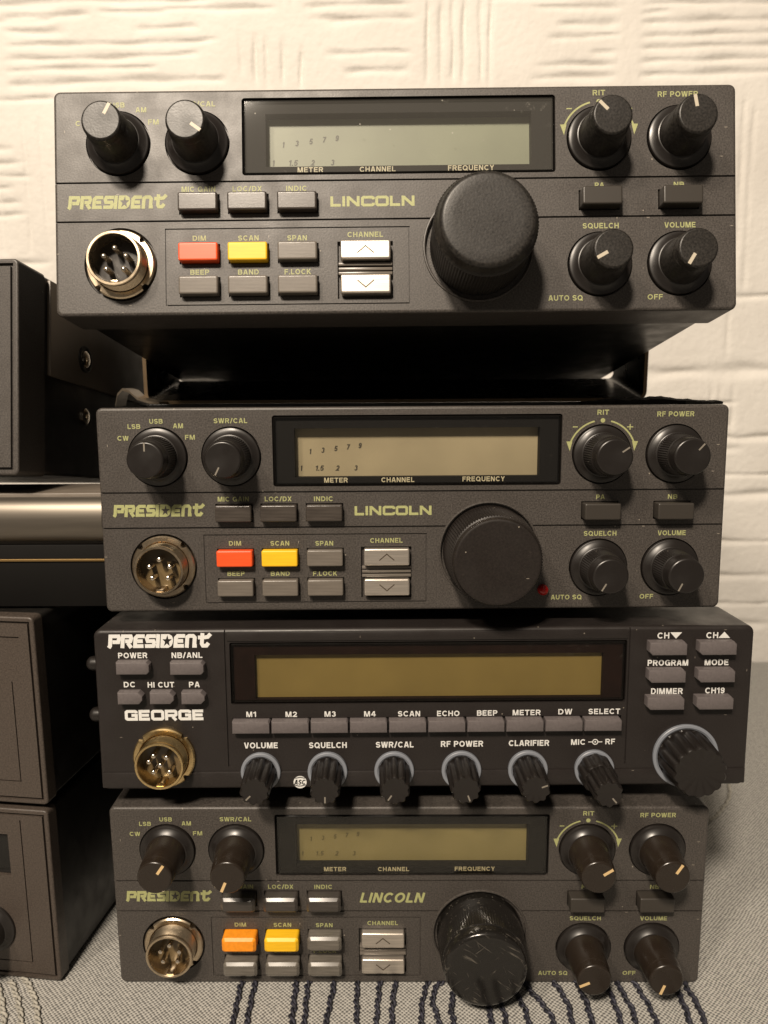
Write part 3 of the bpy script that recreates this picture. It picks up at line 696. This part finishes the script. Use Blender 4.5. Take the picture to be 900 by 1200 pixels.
# ------------------------------------------------------------------ the black transceiver (third from top)
def black_radio():
    GW, GH = 213.0, 54.5
    gx = lambda a: a-GW/2
    gz = lambda b: GH-b
    t = thing('cb_radio', 'black wide radio with white lettering and fluted knobs in pale rings, third from top', 'cb radio',
              axes((.9999, .0165, -.0021), (-.0166, .9995, -.0263), (.0017, .0264, .9997), (-101.21+106.5*.9999+.09, -.26+106.5*.0165-54.5*.0264, 127.61-106.5*.0021-54.5*.9997)),
              'two-way radios stacked in the middle')
    bm = rr_box(-GW/2, GW/2, 0, GH, 0, 24, 2.4, 1.3, 5)
    holes = bmesh.new()
    KN = [(52.7, 48.15), (74.6, 48.15), (96.5, 48.15), (118.6, 48.15), (140.5, 48.15), (162.4, 48.15)]
    rect = bmesh.new()
    prism(rect, rrect(gx(43.6), gx(171.9), gz(25.25), gz(4.45), .7), -3, 6)
    box(rect, gx(43.9), gx(170.8), -2, 1.2, gz(34.3), gz(29.9))
    gro = bmesh.new()
    for a in (42.2, 172.6): box(gro, gx(a)-.22, gx(a)+.22, -2, .5, gz(46.6), GH+2)
    bm = carve(bm, [rect, gro])
    t2 = bmesh.new(); box(t2, -GW/2+.6, GW/2-.6, -.55, 1.0, 1.0, gz(48.3), .3, 2); merge(bm, t2)
    # top rim ridge over the centre section
    t3 = bmesh.new(); box(t3, gx(42.9), gx(171.9), -.45, .8, gz(3.9), gz(.9), .25, 2); merge(bm, t3)
    face = link('faceplate', finish(bm, 'faceplate', 'face_dark', 32), t)
    case(t, 208, 1.0, GH-.8, 24, 205)
    bm = bmesh.new(); y = -.04
    for tx, cx, cy, wd, ht in (('POWER', 12.5, 8.45, 9.4, 1.85), ('NB/ANL', 29.9, 8.5, 9.9, 1.85), ('DC', 11.0, 18.2, 3.8, 1.85), ('HI CUT', 21.1, 18.35, 8.6, 1.85), ('PA', 31.9, 18.35, 3.5, 1.85),
        ('M1', 50.0, 28.6, 3.3, 1.8), ('M2', 63.0, 28.7, 3.8, 1.8), ('M3', 75.7, 28.7, 3.8, 1.8), ('M4', 88.6, 28.75, 3.8, 1.8), ('SCAN', 101.4, 28.8, 7.3, 1.85), ('ECHO', 114.2, 28.8, 7.4, 1.85), ('BEEP', 126.9, 28.75, 6.7, 1.85), ('METER', 139.8, 28.7, 9.2, 1.85), ('DW', 152.4, 28.5, 4.6, 1.85), ('SELECT', 165.2, 28.5, 10.4, 1.85),
        ('VOLUME', 52.9, 39.3, 11.0, 2.0), ('SQUELCH', 74.8, 39.4, 12.4, 2.0), ('SWR/CAL', 96.7, 39.4, 12.4, 2.0), ('RF POWER', 118.8, 39.3, 13.9, 2.0), ('CLARIFIER', 140.8, 39.2, 13.3, 2.0), ('MIC', 157.0, 39.0, 4.8, 1.9), ('RF', 167.5, 38.9, 3.2, 1.9),
        ('CH', 183.4, 3.05, 3.9, 2.0), ('CH', 199.2, 3.05, 3.9, 2.0), ('PROGRAM', 185.3, 12.15, 13.2, 2.0), ('MODE', 201.1, 12.1, 7.8, 2.0), ('DIMMER', 185.4, 21.75, 10.4, 2.0), ('CH19', 201.1, 21.65, 6.4, 2.0)):
        write(bm, tx, gx(cx), gz(cy), wd, ht, y, .20)
    block_word(bm, 'PRESIDEnt', LOGO, gx(4.7), gz(6.0), 32.3, 4.55, y, 1.24, .10, .02)
    block_word(bm, 'GEORGE', WIDE, gx(8.9), gz(30.4), 25.6, 3.5, y, .98)
    for cx, s in ((187.5, -1), (203.1, 1)):
        bm.faces.new([bm.verts.new((gx(cx)+a, y, gz(3.0)+s*b)) for a, b in ((-1.9, -1.0), (1.9, -1.0), (0, 1.1))])
    cx, cz = gx(162.6), gz(39.0)
    stroke(bm, [(cx+.85*math.sin(k*PI/8), cz+.85*math.cos(k*PI/8)) for k in range(16)], .3, y, True)
    bm.faces.new([bm.verts.new((cx+.3*math.sin(k*PI/4), y, cz+.3*math.cos(k*PI/4))) for k in range(8)])
    for s in (-1, 1): stroke(bm, [(cx+s*1.0, cz), (cx+s*2.3, cz)], .28, y)
    link('printed_lettering', finish(bm, 'printed_lettering', 'print_white', smooth=False), face)
    # round emblem on the lower strip
    bm = bmesh.new(); ex, ez = gx(65.5), gz(51.9)
    bm.faces.new([bm.verts.new((ex+2.15*math.sin(k*PI/14), -.60, ez+2.15*math.cos(k*PI/14))) for k in range(28)])
    e = link('emblem', finish(bm, 'emblem', 'print_white', smooth=False), face)
    bm = bmesh.new(); write(bm, 'ASC', ex, ez, 3.9, 1.7, -.64, .20, .22)
    stroke(bm, [(ex-1.9, ez-.9), (ex-.6, ez-1.35), (ex+.6, ez-1.3), (ex+1.8, ez-.9)], .3, -.64); stroke(bm, [(ex-1.6, ez+1.35), (ex, ez+1.7), (ex+1.6, ez+1.35)], .28, -.64)
    link('emblem_lettering', finish(bm, 'emblem_lettering', 'mask_black', smooth=False), e)
    # push buttons with clipped corners
    def clip(wd, ht, tr, br, bl, tl):
        a, b = wd/2, ht/2
        pts = []
        for sx, sz, c in ((1, 1, tr), (1, -1, br), (-1, -1, bl), (-1, 1, tl)):
            if c: 
                p = [(sx*a, sz*(b-c)), (sx*(a-c), sz*b)]
                pts += p[::-1] if (sx, sz) in ((1, 1), (-1, -1)) else p
            else: pts.append((sx*a, sz*b))
        return pts
    def btn(cx, cy, wd, ht, cl, mat):
        def make():
            b = bmesh.new(); prism(b, clip(wd, ht, *cl)[::-1], -3.0, 1, .5); return finish(b, 'push_button', mat, 30)
        link('push_button', cached(('gb', wd, ht, cl, mat), make), t, (gx(cx), 0, gz(cy)))
    for cx, cy, wd in ((13.1, 11.9, 10.6), (30.4, 12.1, 10.8)): btn(cx, cy, wd, 4.1, (.9, .9, 0, 0), 'button_mauve')
    for cx, cy, wd in ((11.8, 21.9, 8.0), (22.0, 21.9, 7.8), (32.0, 22.0, 7.6)): btn(cx, cy, wd, 4.0, (1.3, 1.3, 0, 0), 'button_mauve')
    for cx in (184.2, 200.1):
        for cy in (6.6, 15.75, 24.9): btn(cx, cy, 12.1, 4.4, (.8, 0, 1.1, 0), 'button_mauve')
    for k in range(10): btn(50.2+12.67*k, 32.1, 12.1, 4.0, (.5, 0, 0, 0), 'button_mauve')
    # knobs in pale rings
    def ring(r):
        bm = bmesh.new(); lathe(bm, [(r, -.5), (r, .75), (r-.2, .95), (r-.9, 1.0), (r-1.5, .6), (r-1.6, -.5)], 64); return finish(bm, 'pale_ring', 'ring_blue')
    def fluted(r0, r1, L, n, depth, sharp):
        bm = bmesh.new()
        rip = lambda k, i, a: (-depth*(.5-.5*math.cos(a*n))**sharp) if k in (1, 2, 3, 4) else (-depth*.6*(.5-.5*math.cos(a*n))**sharp if k == 5 else 0)
        lathe(bm, [(r0, .2), (r0, .6), (r0-.1, 1.5), (r1+.1, L-1.2), (r1, L-.5), (r1-.45, L), (r1-1.0, L-.05), (0, L-.05)], 120, ripple=rip)
        return finish(bm, 'control_knob', 'skirt_black', 45)
    ang = (225, 180, 215, 160, 70, 140)
    for i, (a, b) in enumerate(KN):
        rg = link('pale_ring', cached('gring', lambda: ring(6.5)), t, (gx(a), -.0, gz(b)))
        rg.location.y = -.35*S
        if i < 5:
            k = link('control_knob', cached('gknob', lambda: fluted(5.3, 4.75, 14, 10, .75, 1.5)), t, (gx(a), 0, gz(b)), math.radians(ang[i]))
            link('pointer_line', pointer_mesh(13.97, 1.9, 3.9, .45), k, (0, 0, 0), 0, 'pointer_grey')
        else:
            link('outer_knob', cached('gouter', lambda: fluted(5.9, 5.5, 8.5, 9, .6, 2)), t, (gx(a), 0, gz(b)))
            k = link('control_knob', cached('ginner', lambda: fluted(4.9, 4.5, 17.5, 10, .75, 1.5)), t, (gx(a), 0, gz(b)), math.radians(ang[i]))
            link('pointer_line', pointer_mesh(17.47, 1.6, 3.6, .45), k, (0, 0, 0), 0, 'pointer_grey')
    rg = link('pale_ring', ring(10.8), t, (gx(192.4), -.1, gz(43.9)))
    link('channel_knob', fluted(9.3, 8.5, 12.5, 14, .85, 2.2), t, (gx(192.4), 0, gz(43.9)))
    socket(t, (gx(21.3), -.1, gz(43.0)), 'brass', 'socket_brown', PINS6)
    fr = display(t, gx(43.6), gx(171.9), gz(25.25), gz(4.45), gx(51.4), gx(164.6), gz(23.95), gz(9.0), 'window_amber', 'mask_red', 'lcd_amber', 0.8, 3.0)
    def thumb():
        b = bmesh.new(); lathe(b, [(2.4, -1), (2.4, 2.2), (2.1, 3.2), (1.3, 3.9), (0, 4.1)], 24); return finish(b, 'side_screw', 'skirt_black')
    for zz in (42, 24.5): link('side_screw', cached('thumb', thumb), t, (-106.4, 4.5, zz)).rotation_euler = (0, 0, -PI/2)
    return t
black_radio()

# ------------------------------------------------------------------ stack at the left
def yaw(deg, loc, tilt=0.0):
    a = math.radians(deg); 
    m = Matrix.Translation(Vector(loc)*S) @ Matrix.Rotation(a, 4, 'Z') @ Matrix.Rotation(math.radians(tilt), 4, 'X')
    return m
def side_radio(label, m, facemat, depth, h=64.5, variant=0):
    """origin at the lower right corner of the front, body runs to the left"""
    t = thing('cb_radio', label, 'cb radio', m, 'radios piled up at the left edge')
    bm = rr_box(-200, 0, 0, h, 0, 5 if variant else 16, 1.6, .6, 3)
    g = bmesh.new(); a, b, c, d = -198.0, (-1.75 if variant else -2.1), 2.0, h-1.9; w_ = .42 if variant else .5
    for q in ((a-w_, b+w_, d-w_, d+w_), (a-w_, b+w_, c-w_, c+w_)): box(g, q[0], q[1], -2, 1.0, q[2], q[3])
    g2 = bmesh.new()
    for q in ((a-w_, a+w_, c, d), (b-w_, b+w_, c, d)): box(g2, q[0], q[1], -2, 1.0, q[2], q[3])
    cut = [g, g2]
    if variant == 2:
        r = bmesh.new(); box(r, -150, -15.2, -2, 3, h-25, h-9.5); cut.append(r)
        r = bmesh.new(); box(r, -10.4, -10.0, -2, .5, 6.5, h-4); cut.append(r)
        r = bmesh.new(); box(r, -190, -9.9, -2, .5, 6.4, 6.8); cut.append(r)
    if variant == 1:
        r = bmesh.new(); box(r, -9.3, -8.9, -2, .5, 8, h-22); cut.append(r)
        r = bmesh.new(); box(r, -160, -8.9, -2, .5, 7.8, 8.2); cut.append(r)
        r = bmesh.new(); box(r, -190, -5.4, -2, .8, h-7.2, h-6.7); cut.append(r)
    link('faceplate', finish(carve(bm, cut), 'faceplate', facemat, 32), t)
    bm = bmesh.new(); t_ = rr_box(-199.4, -.6, .6, h-.5, 5 if variant else 16, depth, 1.2, .4, 2); merge(bm, t_)
    link('metal_case', finish(bm, 'metal_case', 'case_black'), t)
    if variant == 2:
        bm = bmesh.new(); box(bm, -149.8, -15.4, 1.2, 2.8, h-24.8, h-9.7, .2)
        link('display_window', finish(bm, 'display_window', 'frame_gloss'), t)
        k = link('control_knob', knob_mesh(14.0, 'smooth'), t, (-24.6, 0, 19), 0, 'knob_black'); link('skirt', skirt_mesh(), k)
    if variant == 0:
        bm = bmesh.new(); box(bm, -1.3, .5, 19, 122, 34.5, h-1.4, .5)
        pl = link('side_plate', finish(bm, 'side_plate', 'case_grey'), t)
        for y, z in ((44, 44.5), ):
            bm = bmesh.new(); lathe(bm, [(5.0, -.2), (5.0, .35), (4.5, .5), (3.4, .2), (3.4, -.2)], 36)
            o = link('washer', finish(bm, 'washer', 'case_black'), t, (.6, y, z)); o.rotation_euler = (0, 0, PI/2)
            screw(o, 'screw', (0, 0, 0), 3.0, 'pin_metal').rotation_euler = (0, 0, 0)
        screw(t, 'case_screw', (-.5, 46, 23.5), 2.9, 'pin_metal')
        bm = bmesh.new(); box(bm, -1.1, .7, 122.05, 123.2, 36, h-2, .2)
        link('plate_edge', finish(bm, 'plate_edge', 'tab_metal'), t)
    return t
side_radio('radio leaning back above the silver bar, grey side plate with screw showing', yaw(-4, (-123, 5, 177), -8.6), 'face_grey', 150, 68.3, 0)
side_radio('brown-faced radio below the silver bar, middle of the pile at the left edge', yaw(-7, (-120, 0, 66.8)), 'face_brown', 125, 65, 1)
side_radio('brown-faced radio with dark display window on the tablecloth at the left edge', yaw(-7, (-120.6, 0, .3)), 'face_brown', 125, 64.3, 2)

def silver_unit():
    t = thing('silver_unit', 'black device with a rounded silver front bar and thin gold line, between the left radios', 'electronic device', axes((1, 0, 0), (0, 1, 0), (0, 0, 1), (-200, 9.5, 132.2)))
    bm = bmesh.new(); box(bm, -100, 101.2, 3, 27, 0, 38, .6); link('body', finish(bm, 'body', 'case_grey'), t)
    bm = bmesh.new(); n = 14
    prof = [(5.5, 38.1)]
    for k in range(n+1):
        a = PI*k/n; prof.append((4-6.0*math.sin(a)**.8, 29.3+7.6*math.cos(a)))
    A = [bm.verts.new((-100, y, z)) for y, z in prof]; B = [bm.verts.new((101.4, y, z)) for y, z in prof]
    for i in range(len(A)-1): bm.faces.new((A[i], A[i+1], B[i+1], B[i]))
    bm.faces.new(A); bm.faces.new(B[::-1])
    link('front_bar', finish(bm, 'front_bar', 'silver_satin'), t)
    bm = bmesh.new(); box(bm, -100, 101.3, 1.5, 4, 0, 21, .3); link('lower_panel', finish(bm, 'lower_panel', 'mask_black'), t)
    bm = bmesh.new(); box(bm, -100, 101.4, .9, 2, 15.5, 16.3, .15); link('trim_line', finish(bm, 'trim_line', 'gold_trim'), t)
silver_unit()

# ------------------------------------------------------------------ bracket under the top radio and bits beside it
def bracket():
    t = thing('mounting_bracket', 'black metal u-shaped bracket propping up the topmost radio', 'bracket', axes((1, 0, 0), (0, 1, 0), (0, 0, 1), (-3.5, 75, 197.2)))
    x0, x1, th, r = -100.4, 100.4, 1.4, 4.0
    # cross section: left arm, rounded corner, floor, rounded corner, right arm
    path = [(x0, 38)]
    for k in range(7): a = PI+PI/2*k/6; path.append((x0+r+r*math.cos(a), r+r*math.sin(a)))
    for k in range(7): a = 1.5*PI+PI/2*k/6; path.append((x1-r+r*math.cos(a), r+r*math.sin(a)))
    path.append((x1, 38))
    bm = bmesh.new(); cs = []
    for y in (0, 43):
        up = 7.8*y/43
        out = [bm.verts.new((x, y, z+up*(1 if z < 30 else 0))) for x, z in path]; inn = []
        for i, (x, z) in enumerate(path):
            a = Vector(path[max(0, i-1)]); b = Vector(path[min(len(path)-1, i+1)]); d = (b-a).normalized(); nn = Vector((-d.y, d.x))
            inn.append(bm.verts.new((x+nn.x*th, y, z+nn.y*th+up*(1 if z < 30 else 0))))
        cs.append((out, inn))
    (o0, i0), (o1, i1) = cs; n = len(path)
    for i in range(n-1):
        bm.faces.new((o0[i], o0[i+1], o1[i+1], o1[i])); bm.faces.new((i0[i], i1[i], i1[i+1], i0[i+1]))
        f = bm.faces.new((o0[i], i0[i], i0[i+1], o0[i+1])); f.material_index = 1
        f = bm.faces.new((o1[i], o1[i+1], i1[i+1], i1[i])); f.material_index = 1
    bm.faces.new((o0[0], o1[0], i1[0], i0[0])); bm.faces.new((o0[-1], i0[-1], i1[-1], o1[-1]))
    link('bent_strip', finish(bm, 'bent_strip', ['bracket_metal', 'bracket_edge'], 40), t)
    bm = bmesh.new()
    for k in range(9):
        pass
    pts = [(-108, -.6), (-107, 3.6), (-105, 5.6), (-102.5, 4.8), (-99.5, 2.0), (-95, .6), (-91, .3)]
    rings = []
    for x, z in pts:
        rings.append([bm.verts.new((x, yy, z+dz)) for yy, dz in ((-12, 0), (0, 0), (0, .9), (-12, .9))])
    for A, B in zip(rings, rings[1:]):
        for i in range(4): bm.faces.new((A[i], A[(i+1) % 4], B[(i+1) % 4], B[i]))
    bm.faces.new(rings[0]); bm.faces.new(rings[-1][::-1])
    link('clip_tab', finish(bm, 'clip_tab', 'tab_metal', 60), t)
bracket()
def foam():
    bm = bmesh.new(); n = 26; rows = []
    for i in range(n):
        u = i/(n-1); x = 62+48*u; 
        hgt = .5+2.0*math.sin(PI*min(1, u*1.15))*(.6+.4*random.random())+.5*random.random()
        y0 = 34+random.uniform(-1, 1); rows.append([bm.verts.new((x, y0+dy, 197.5+z)) for dy, z in ((0, -.5), (-.6, hgt*.6), (2, hgt), (7, hgt*.8), (9, -.5))])
    for A, B in zip(rows, rows[1:]):
        for k in range(4): bm.faces.new((A[k], B[k], B[k+1], A[k+1]))
    bm.faces.new(rows[0]); bm.faces.new(rows[-1][::-1])
    tag(link('foam_strip', finish(bm, 'foam_strip', 'foam_black', 60)), 'ragged black foam strip on top of the radio with the tan display', 'foam strip')
foam()

# ------------------------------------------------------------------ wall with plaster relief
def wall():
    st = 1.4; xs = np.arange(-430, 430.1, st); zs = np.arange(-12, 600.1, st)
    XX, ZZ = np.meshgrid(xs, zs); h = np.zeros_like(XX); rng = np.random.RandomState(5)
    px = lambda u: -257.9+u*0.5528; pz = lambda v: 452.4-v*0.5527
    def groove(x0, z0, x1, z1, wd, dp):
        wd = wd*.85
        d = np.array([x1-x0, z1-z0]); L = np.hypot(*d); d = d/L; nrm = np.array([-d[1], d[0]])
        s = (XX-x0)*d[0]+(ZZ-z0)*d[1]; q = (XX-x0)*nrm[0]+(ZZ-z0)*nrm[1]
        ph = rng.rand()*6; q = q+.5*np.sin(s*.045+ph)+.25*np.sin(s*.16+ph*2)
        w2 = wd*(1+.35*np.sin(s*.09+ph*3)); en = np.clip(np.minimum(s, L-s)/9+.15, 0, 1)
        return -dp*en*(.75+.25*np.sin(s*.13+ph))*np.exp(-(q/w2)**2)
    def add(x0, y0, x1, y1, wd=1.5, dp=1.5):
        nonlocal h; h = np.minimum(h, h*.4+2.0*groove(px(x0), pz(y0), px(x1), pz(y1), wd, dp))
    for q in ((0, 18, 105, 17), (112, 15, 200, 14), (190, 10, 326, 13), (0, 35, 76, 35, 2.4), (155, 33, 232, 32, 1.8), (0, 51, 256, 46), (0, 66, 232, 61), (0, 78, 182, 74), (0, 93, 262, 88, 2.4), (-60, 4, 250, 2),
              (378, 25, 442, 25, 2.2), (415, 10, 482, 9), (383, 62, 484, 62), (403, 81, 482, 80, 2.4),
              (623, 15, 729, 14), (655, 32, 729, 32, 2.2), (645, 47, 729, 46), (695, 63, 729, 63), (632, 78, 729, 77), (625, 92, 729, 90, 2.2),
              (754, 12, 960, 11), (754, 21, 790, 19), (754, 31, 960, 30, 2.2), (754, 46, 960, 44), (754, 59, 960, 58), (754, 73, 960, 72), (754, 88, 960, 87, 2.2),
              (700, 437, 960, 435, 4.5), (800, 345, 960, 343, 2), (840, 520, 960, 519, 1.8), (840, 567, 960, 566), (840, 593, 960, 593, 2.5), (840, 655, 960, 655, 1.8), (850, 702, 960, 700, 2.6), (850, 738, 960, 738), (850, 768, 960, 767, 2.5),
              (-80, 110, 60, 108, 1.8), (-80, 300, 40, 298)): add(*q)
    for x, a, b, d_ in ((281, 40, 84, 1), (299, 38, 98, 1.3), (313, 40, 100, 1.3), (331, 42, 98, 1.3), (353, 52, 100, 1.8),
                    (504, 0, 95, 1.8), (520, 4, 98, 1.2), (533, 0, 95, 1.5), (547, 0, 98, 1.7), (566, 0, 95, 1.3), (577, 0, 98, 1.6), (333, 0, 8, 1.2), (343, -10, 8, 1.2),
                    (15, 118, 290, .7), (36, 130, 310, .5), (-20, 118, 290, .8), (868, 120, 335, .5), (882, 112, 330, .7), (894, 118, 340, .5), (880, 240, 430, .5), (862, 445, 515, .7), (874, 450, 590, .9), (890, 448, 512, .8), (866, 600, 690, .7), (884, 602, 695, .9)): add(x, a, x, b, 1.4, d_)
    for k in range(34):      # the same combed patches carry on outside the picture and behind the radios
        x0 = rng.uniform(-150, 1050); y0 = rng.uniform(120, 900) if rng.rand() < .7 else rng.uniform(-240, -20)
        if (-20 < x0 < 900 and -20 < y0 < 110) or x0 > 780 and 60 < y0 < 780: continue
        hor = rng.rand() < .5; n = rng.randint(4, 7); ln = rng.uniform(70, 150)
        for i in range(n):
            if hor: add(x0+rng.uniform(-8, 8), y0+i*15, x0+ln+rng.uniform(-20, 20), y0+i*15-2, 1.5, 1.2)
            else: add(x0+i*15, y0+rng.uniform(-8, 8), x0+i*15, y0+ln*.7+rng.uniform(-10, 10), 1.5, 1.1)
    lo = rng.randn(*[int(s/22)+3 for s in h.shape])
    zi = np.linspace(0, lo.shape[0]-1.001, h.shape[0]); xi = np.linspace(0, lo.shape[1]-1.001, h.shape[1])
    z0 = zi.astype(int); x0 = xi.astype(int); fz = (zi-z0)[:, None]; fx = (xi-x0)[None, :]; fz = fz*fz*(3-2*fz); fx = fx*fx*(3-2*fx)
    g = lo[z0][:, x0]*(1-fz)*(1-fx)+lo[z0+1][:, x0]*fz*(1-fx)+lo[z0][:, x0+1]*(1-fz)*fx+lo[z0+1][:, x0+1]*fz*fx
    h = h+.22*g+rng.randn(*h.shape)*.018
    V = np.stack([XX, 310-h, ZZ], -1).reshape(-1, 3)*S; R, K = h.shape
    idx = np.arange(R*K).reshape(R, K); F = np.stack([idx[:-1, :-1], idx[:-1, 1:], idx[1:, 1:], idx[1:, :-1]], -1).reshape(-1, 4)
    # a back skin gives the wall its thickness
    nv = len(V); c = [idx[0, 0], idx[0, -1], idx[-1, -1], idx[-1, 0]]
    back = V[c].copy(); back[:, 1] = 340*S; V = np.concatenate([V, back])
    me = bpy.data.meshes.new('wall'); me.vertices.add(len(V)); me.vertices.foreach_set('co', V.ravel().astype(np.float32))
    nf = len(F)+1; me.loops.add(nf*4); me.polygons.add(nf)
    allf = np.concatenate([F, [[nv, nv+3, nv+2, nv+1]]]).astype(np.int32)
    me.loops.foreach_set('vertex_index', allf.ravel()); me.polygons.foreach_set('loop_start', np.arange(0, nf*4, 4, dtype=np.int32))
    me.update(calc_edges=True); me.validate()
    me.polygons.foreach_set('use_smooth', np.ones(len(me.polygons), bool))
    me.materials.append(MATS['wall_plaster'])
    o = bpy.data.objects.new('wall', me); C.objects.link(o)
    tag(o, 'cream plaster wall with combed ridges behind the radios', 'wall')
wall()

# ------------------------------------------------------------------ tablecloth with stitched cords
def tube(bm, pts, r, seg=7):
    rings = []
    for i, p in enumerate(pts):
        d = (pts[min(i+1, len(pts)-1)]-pts[max(i-1, 0)]).normalized(); u = d.cross(Vector((0, 0, 1))).normalized(); v = u.cross(d)
        rings.append([bm.verts.new(p+u*r*math.cos(2*PI*k/seg)+v*r*math.sin(2*PI*k/seg)) for k in range(seg)])
    for A, B in zip(rings, rings[1:]):
        for k in range(seg): bm.faces.new((A[k], A[(k+1) % seg], B[(k+1) % seg], B[k]))
    bm.faces.new(rings[0]); bm.faces.new(rings[-1][::-1])
def px_to_table(u, v):
    ray = cam.matrix_world.to_3x3() @ Vector(((u-450)/901, -(v-600)/901, -1)); c = cam.matrix_world.translation
    k = -c.z/ray.z; p = (c+ray*k)/S; return Vector((p.x, p.y, 0))
def curve(ps, n):
    out = []
    P = [ps[0]*2-ps[1]]+ps+[ps[-1]*2-ps[-2]]
    for i in range(1, len(P)-2):
        for k in range(n):
            t = k/n; a, b, c, d = P[i-1], P[i], P[i+1], P[i+2]
            out.append(.5*((2*b)+(c-a)*t+(2*a-5*b+4*c-d)*t*t+(3*b-a-3*c+d)*t**3))
    out.append(ps[-1]); return out
def cord(parent, pixels, mat, r=.62, name='stitched_cord'):
    ps = [px_to_table(*q) for q in pixels]
    if mat == 'thread_navy':                 # the stitching runs on under the radio and towards the table's edge
        ps = [ps[0]+(ps[0]-ps[1]).normalized()*22]+ps+[ps[-1]+(ps[-1]-ps[-2]).normalized()*6]
    L = sum((b-a).length for a, b in zip(ps, ps[1:]))
    pts = curve(ps, max(6, int(L/len(ps)/.35))); bm = bmesh.new(); ph = random.random()*6
    for s in (0, PI):
        strand = []; dist = 0
        for i, p in enumerate(pts):
            if i: dist += (p-pts[i-1]).length
            d = (pts[min(i+1, len(pts)-1)]-pts[max(i-1, 0)]).normalized(); u = d.cross(Vector((0, 0, 1)))
            a = dist*2*PI/5.2+s+ph
            strand.append(p+u*(.58*math.cos(a)+.22*math.sin(dist*.9+ph*3)+.14*random.uniform(-1, 1))+Vector((0, 0, .25+.38*math.sin(a))))
        tube(bm, strand, r*random.uniform(.72, .92))
    link(name, finish(bm, name, mat, 60), parent)
def cloth():
    n = 60; bm = bmesh.new(); t = bmesh.new()
    xs = [-420+840*i/n for i in range(n+1)]; ys = [-240+549*i/n for i in range(n+1)]
    top = [[bm.verts.new((x, y, -.25+.10*math.sin(x*.05+y*.03)*math.sin(y*.045))) for y in ys] for x in xs]
    for i in range(n):
        for j in range(n): bm.faces.new((top[i][j], top[i+1][j], top[i+1][j+1], top[i][j+1]))
    b = [bm.verts.new((x, y, -3)) for x, y in ((-420, -240), (420, -240), (420, 309), (-420, 309))]
    bm.faces.new(b[::-1])
    edge = [top[i][0] for i in range(n+1)]; bm.faces.new(edge+[b[1], b[0]])
    o = link('tablecloth', finish(bm, 'tablecloth', 'woven_cloth', 60)); tag(o, 'grey woven tablecloth with twisted navy stitch lines under the radios', 'tablecloth')
    lines = [((288, 1140), (281, 1160), (273, 1200), (268, 1240)), ((303, 1140), (297, 1160), (289, 1200), (284, 1240)), ((350, 1140), (346, 1160), (342, 1200), (340, 1240)), ((365, 1140), (360, 1160), (357, 1200), (358, 1240)),
             ((394, 1140), (389, 1165), (382, 1200), (379, 1240)), ((421, 1140), (418, 1165), (418, 1200), (421, 1240)), ((448, 1140), (444, 1160), (441, 1200), (441, 1240)), ((467, 1140), (461, 1165), (459, 1200), (462, 1240)),
             ((506, 1140), (499, 1158), (494, 1180), (494, 1200), (497, 1240)), ((524, 1145), (511, 1158), (507, 1175), (515, 1200), (522, 1240)), ((545, 1140), (533, 1160), (529, 1180), (531, 1200), (536, 1240)),
             ((556, 1140), (566, 1165), (573, 1185), (576, 1200), (578, 1240)), ((574, 1140), (585, 1170), (593, 1200), (597, 1240)), ((590, 1140), (607, 1168), (617, 1190), (620, 1205), (622, 1240)), ((606, 1140), (622, 1162), (640, 1183), (650, 1203), (656, 1240)),
             ((640, 1140), (655, 1160), (666, 1180), (670, 1203), (672, 1240)), ((668, 1140), (681, 1163), (690, 1185), (694, 1205), (697, 1240)), ((703, 1140), (714, 1163), (724, 1188), (729, 1205), (735, 1240)), ((718, 1140), (727, 1160), (741, 1185), (745, 1203), (750, 1240)),
             ((734, 1140), (748, 1160), (762, 1183), (770, 1203), (777, 1240)), ((784, 1140), (793, 1160), (803, 1183), (810, 1205), (820, 1240)), ((795, 1140), (806, 1160), (818, 1180), (828, 1205), (842, 1240))]
    for l in lines: cord(o, l, 'thread_navy')
    for l in (((28, 1146), (38, 1165), (44, 1190), (47, 1240)), ((12, 1150), (20, 1170), (25, 1200), (27, 1240)), ((-4, 1152), (2, 1175), (5, 1200), (6, 1240)), ((800, 975), (832, 962), (848, 946), (855, 930), (850, 905))): cord(o, l, 'thread_cream', .55)
cloth()
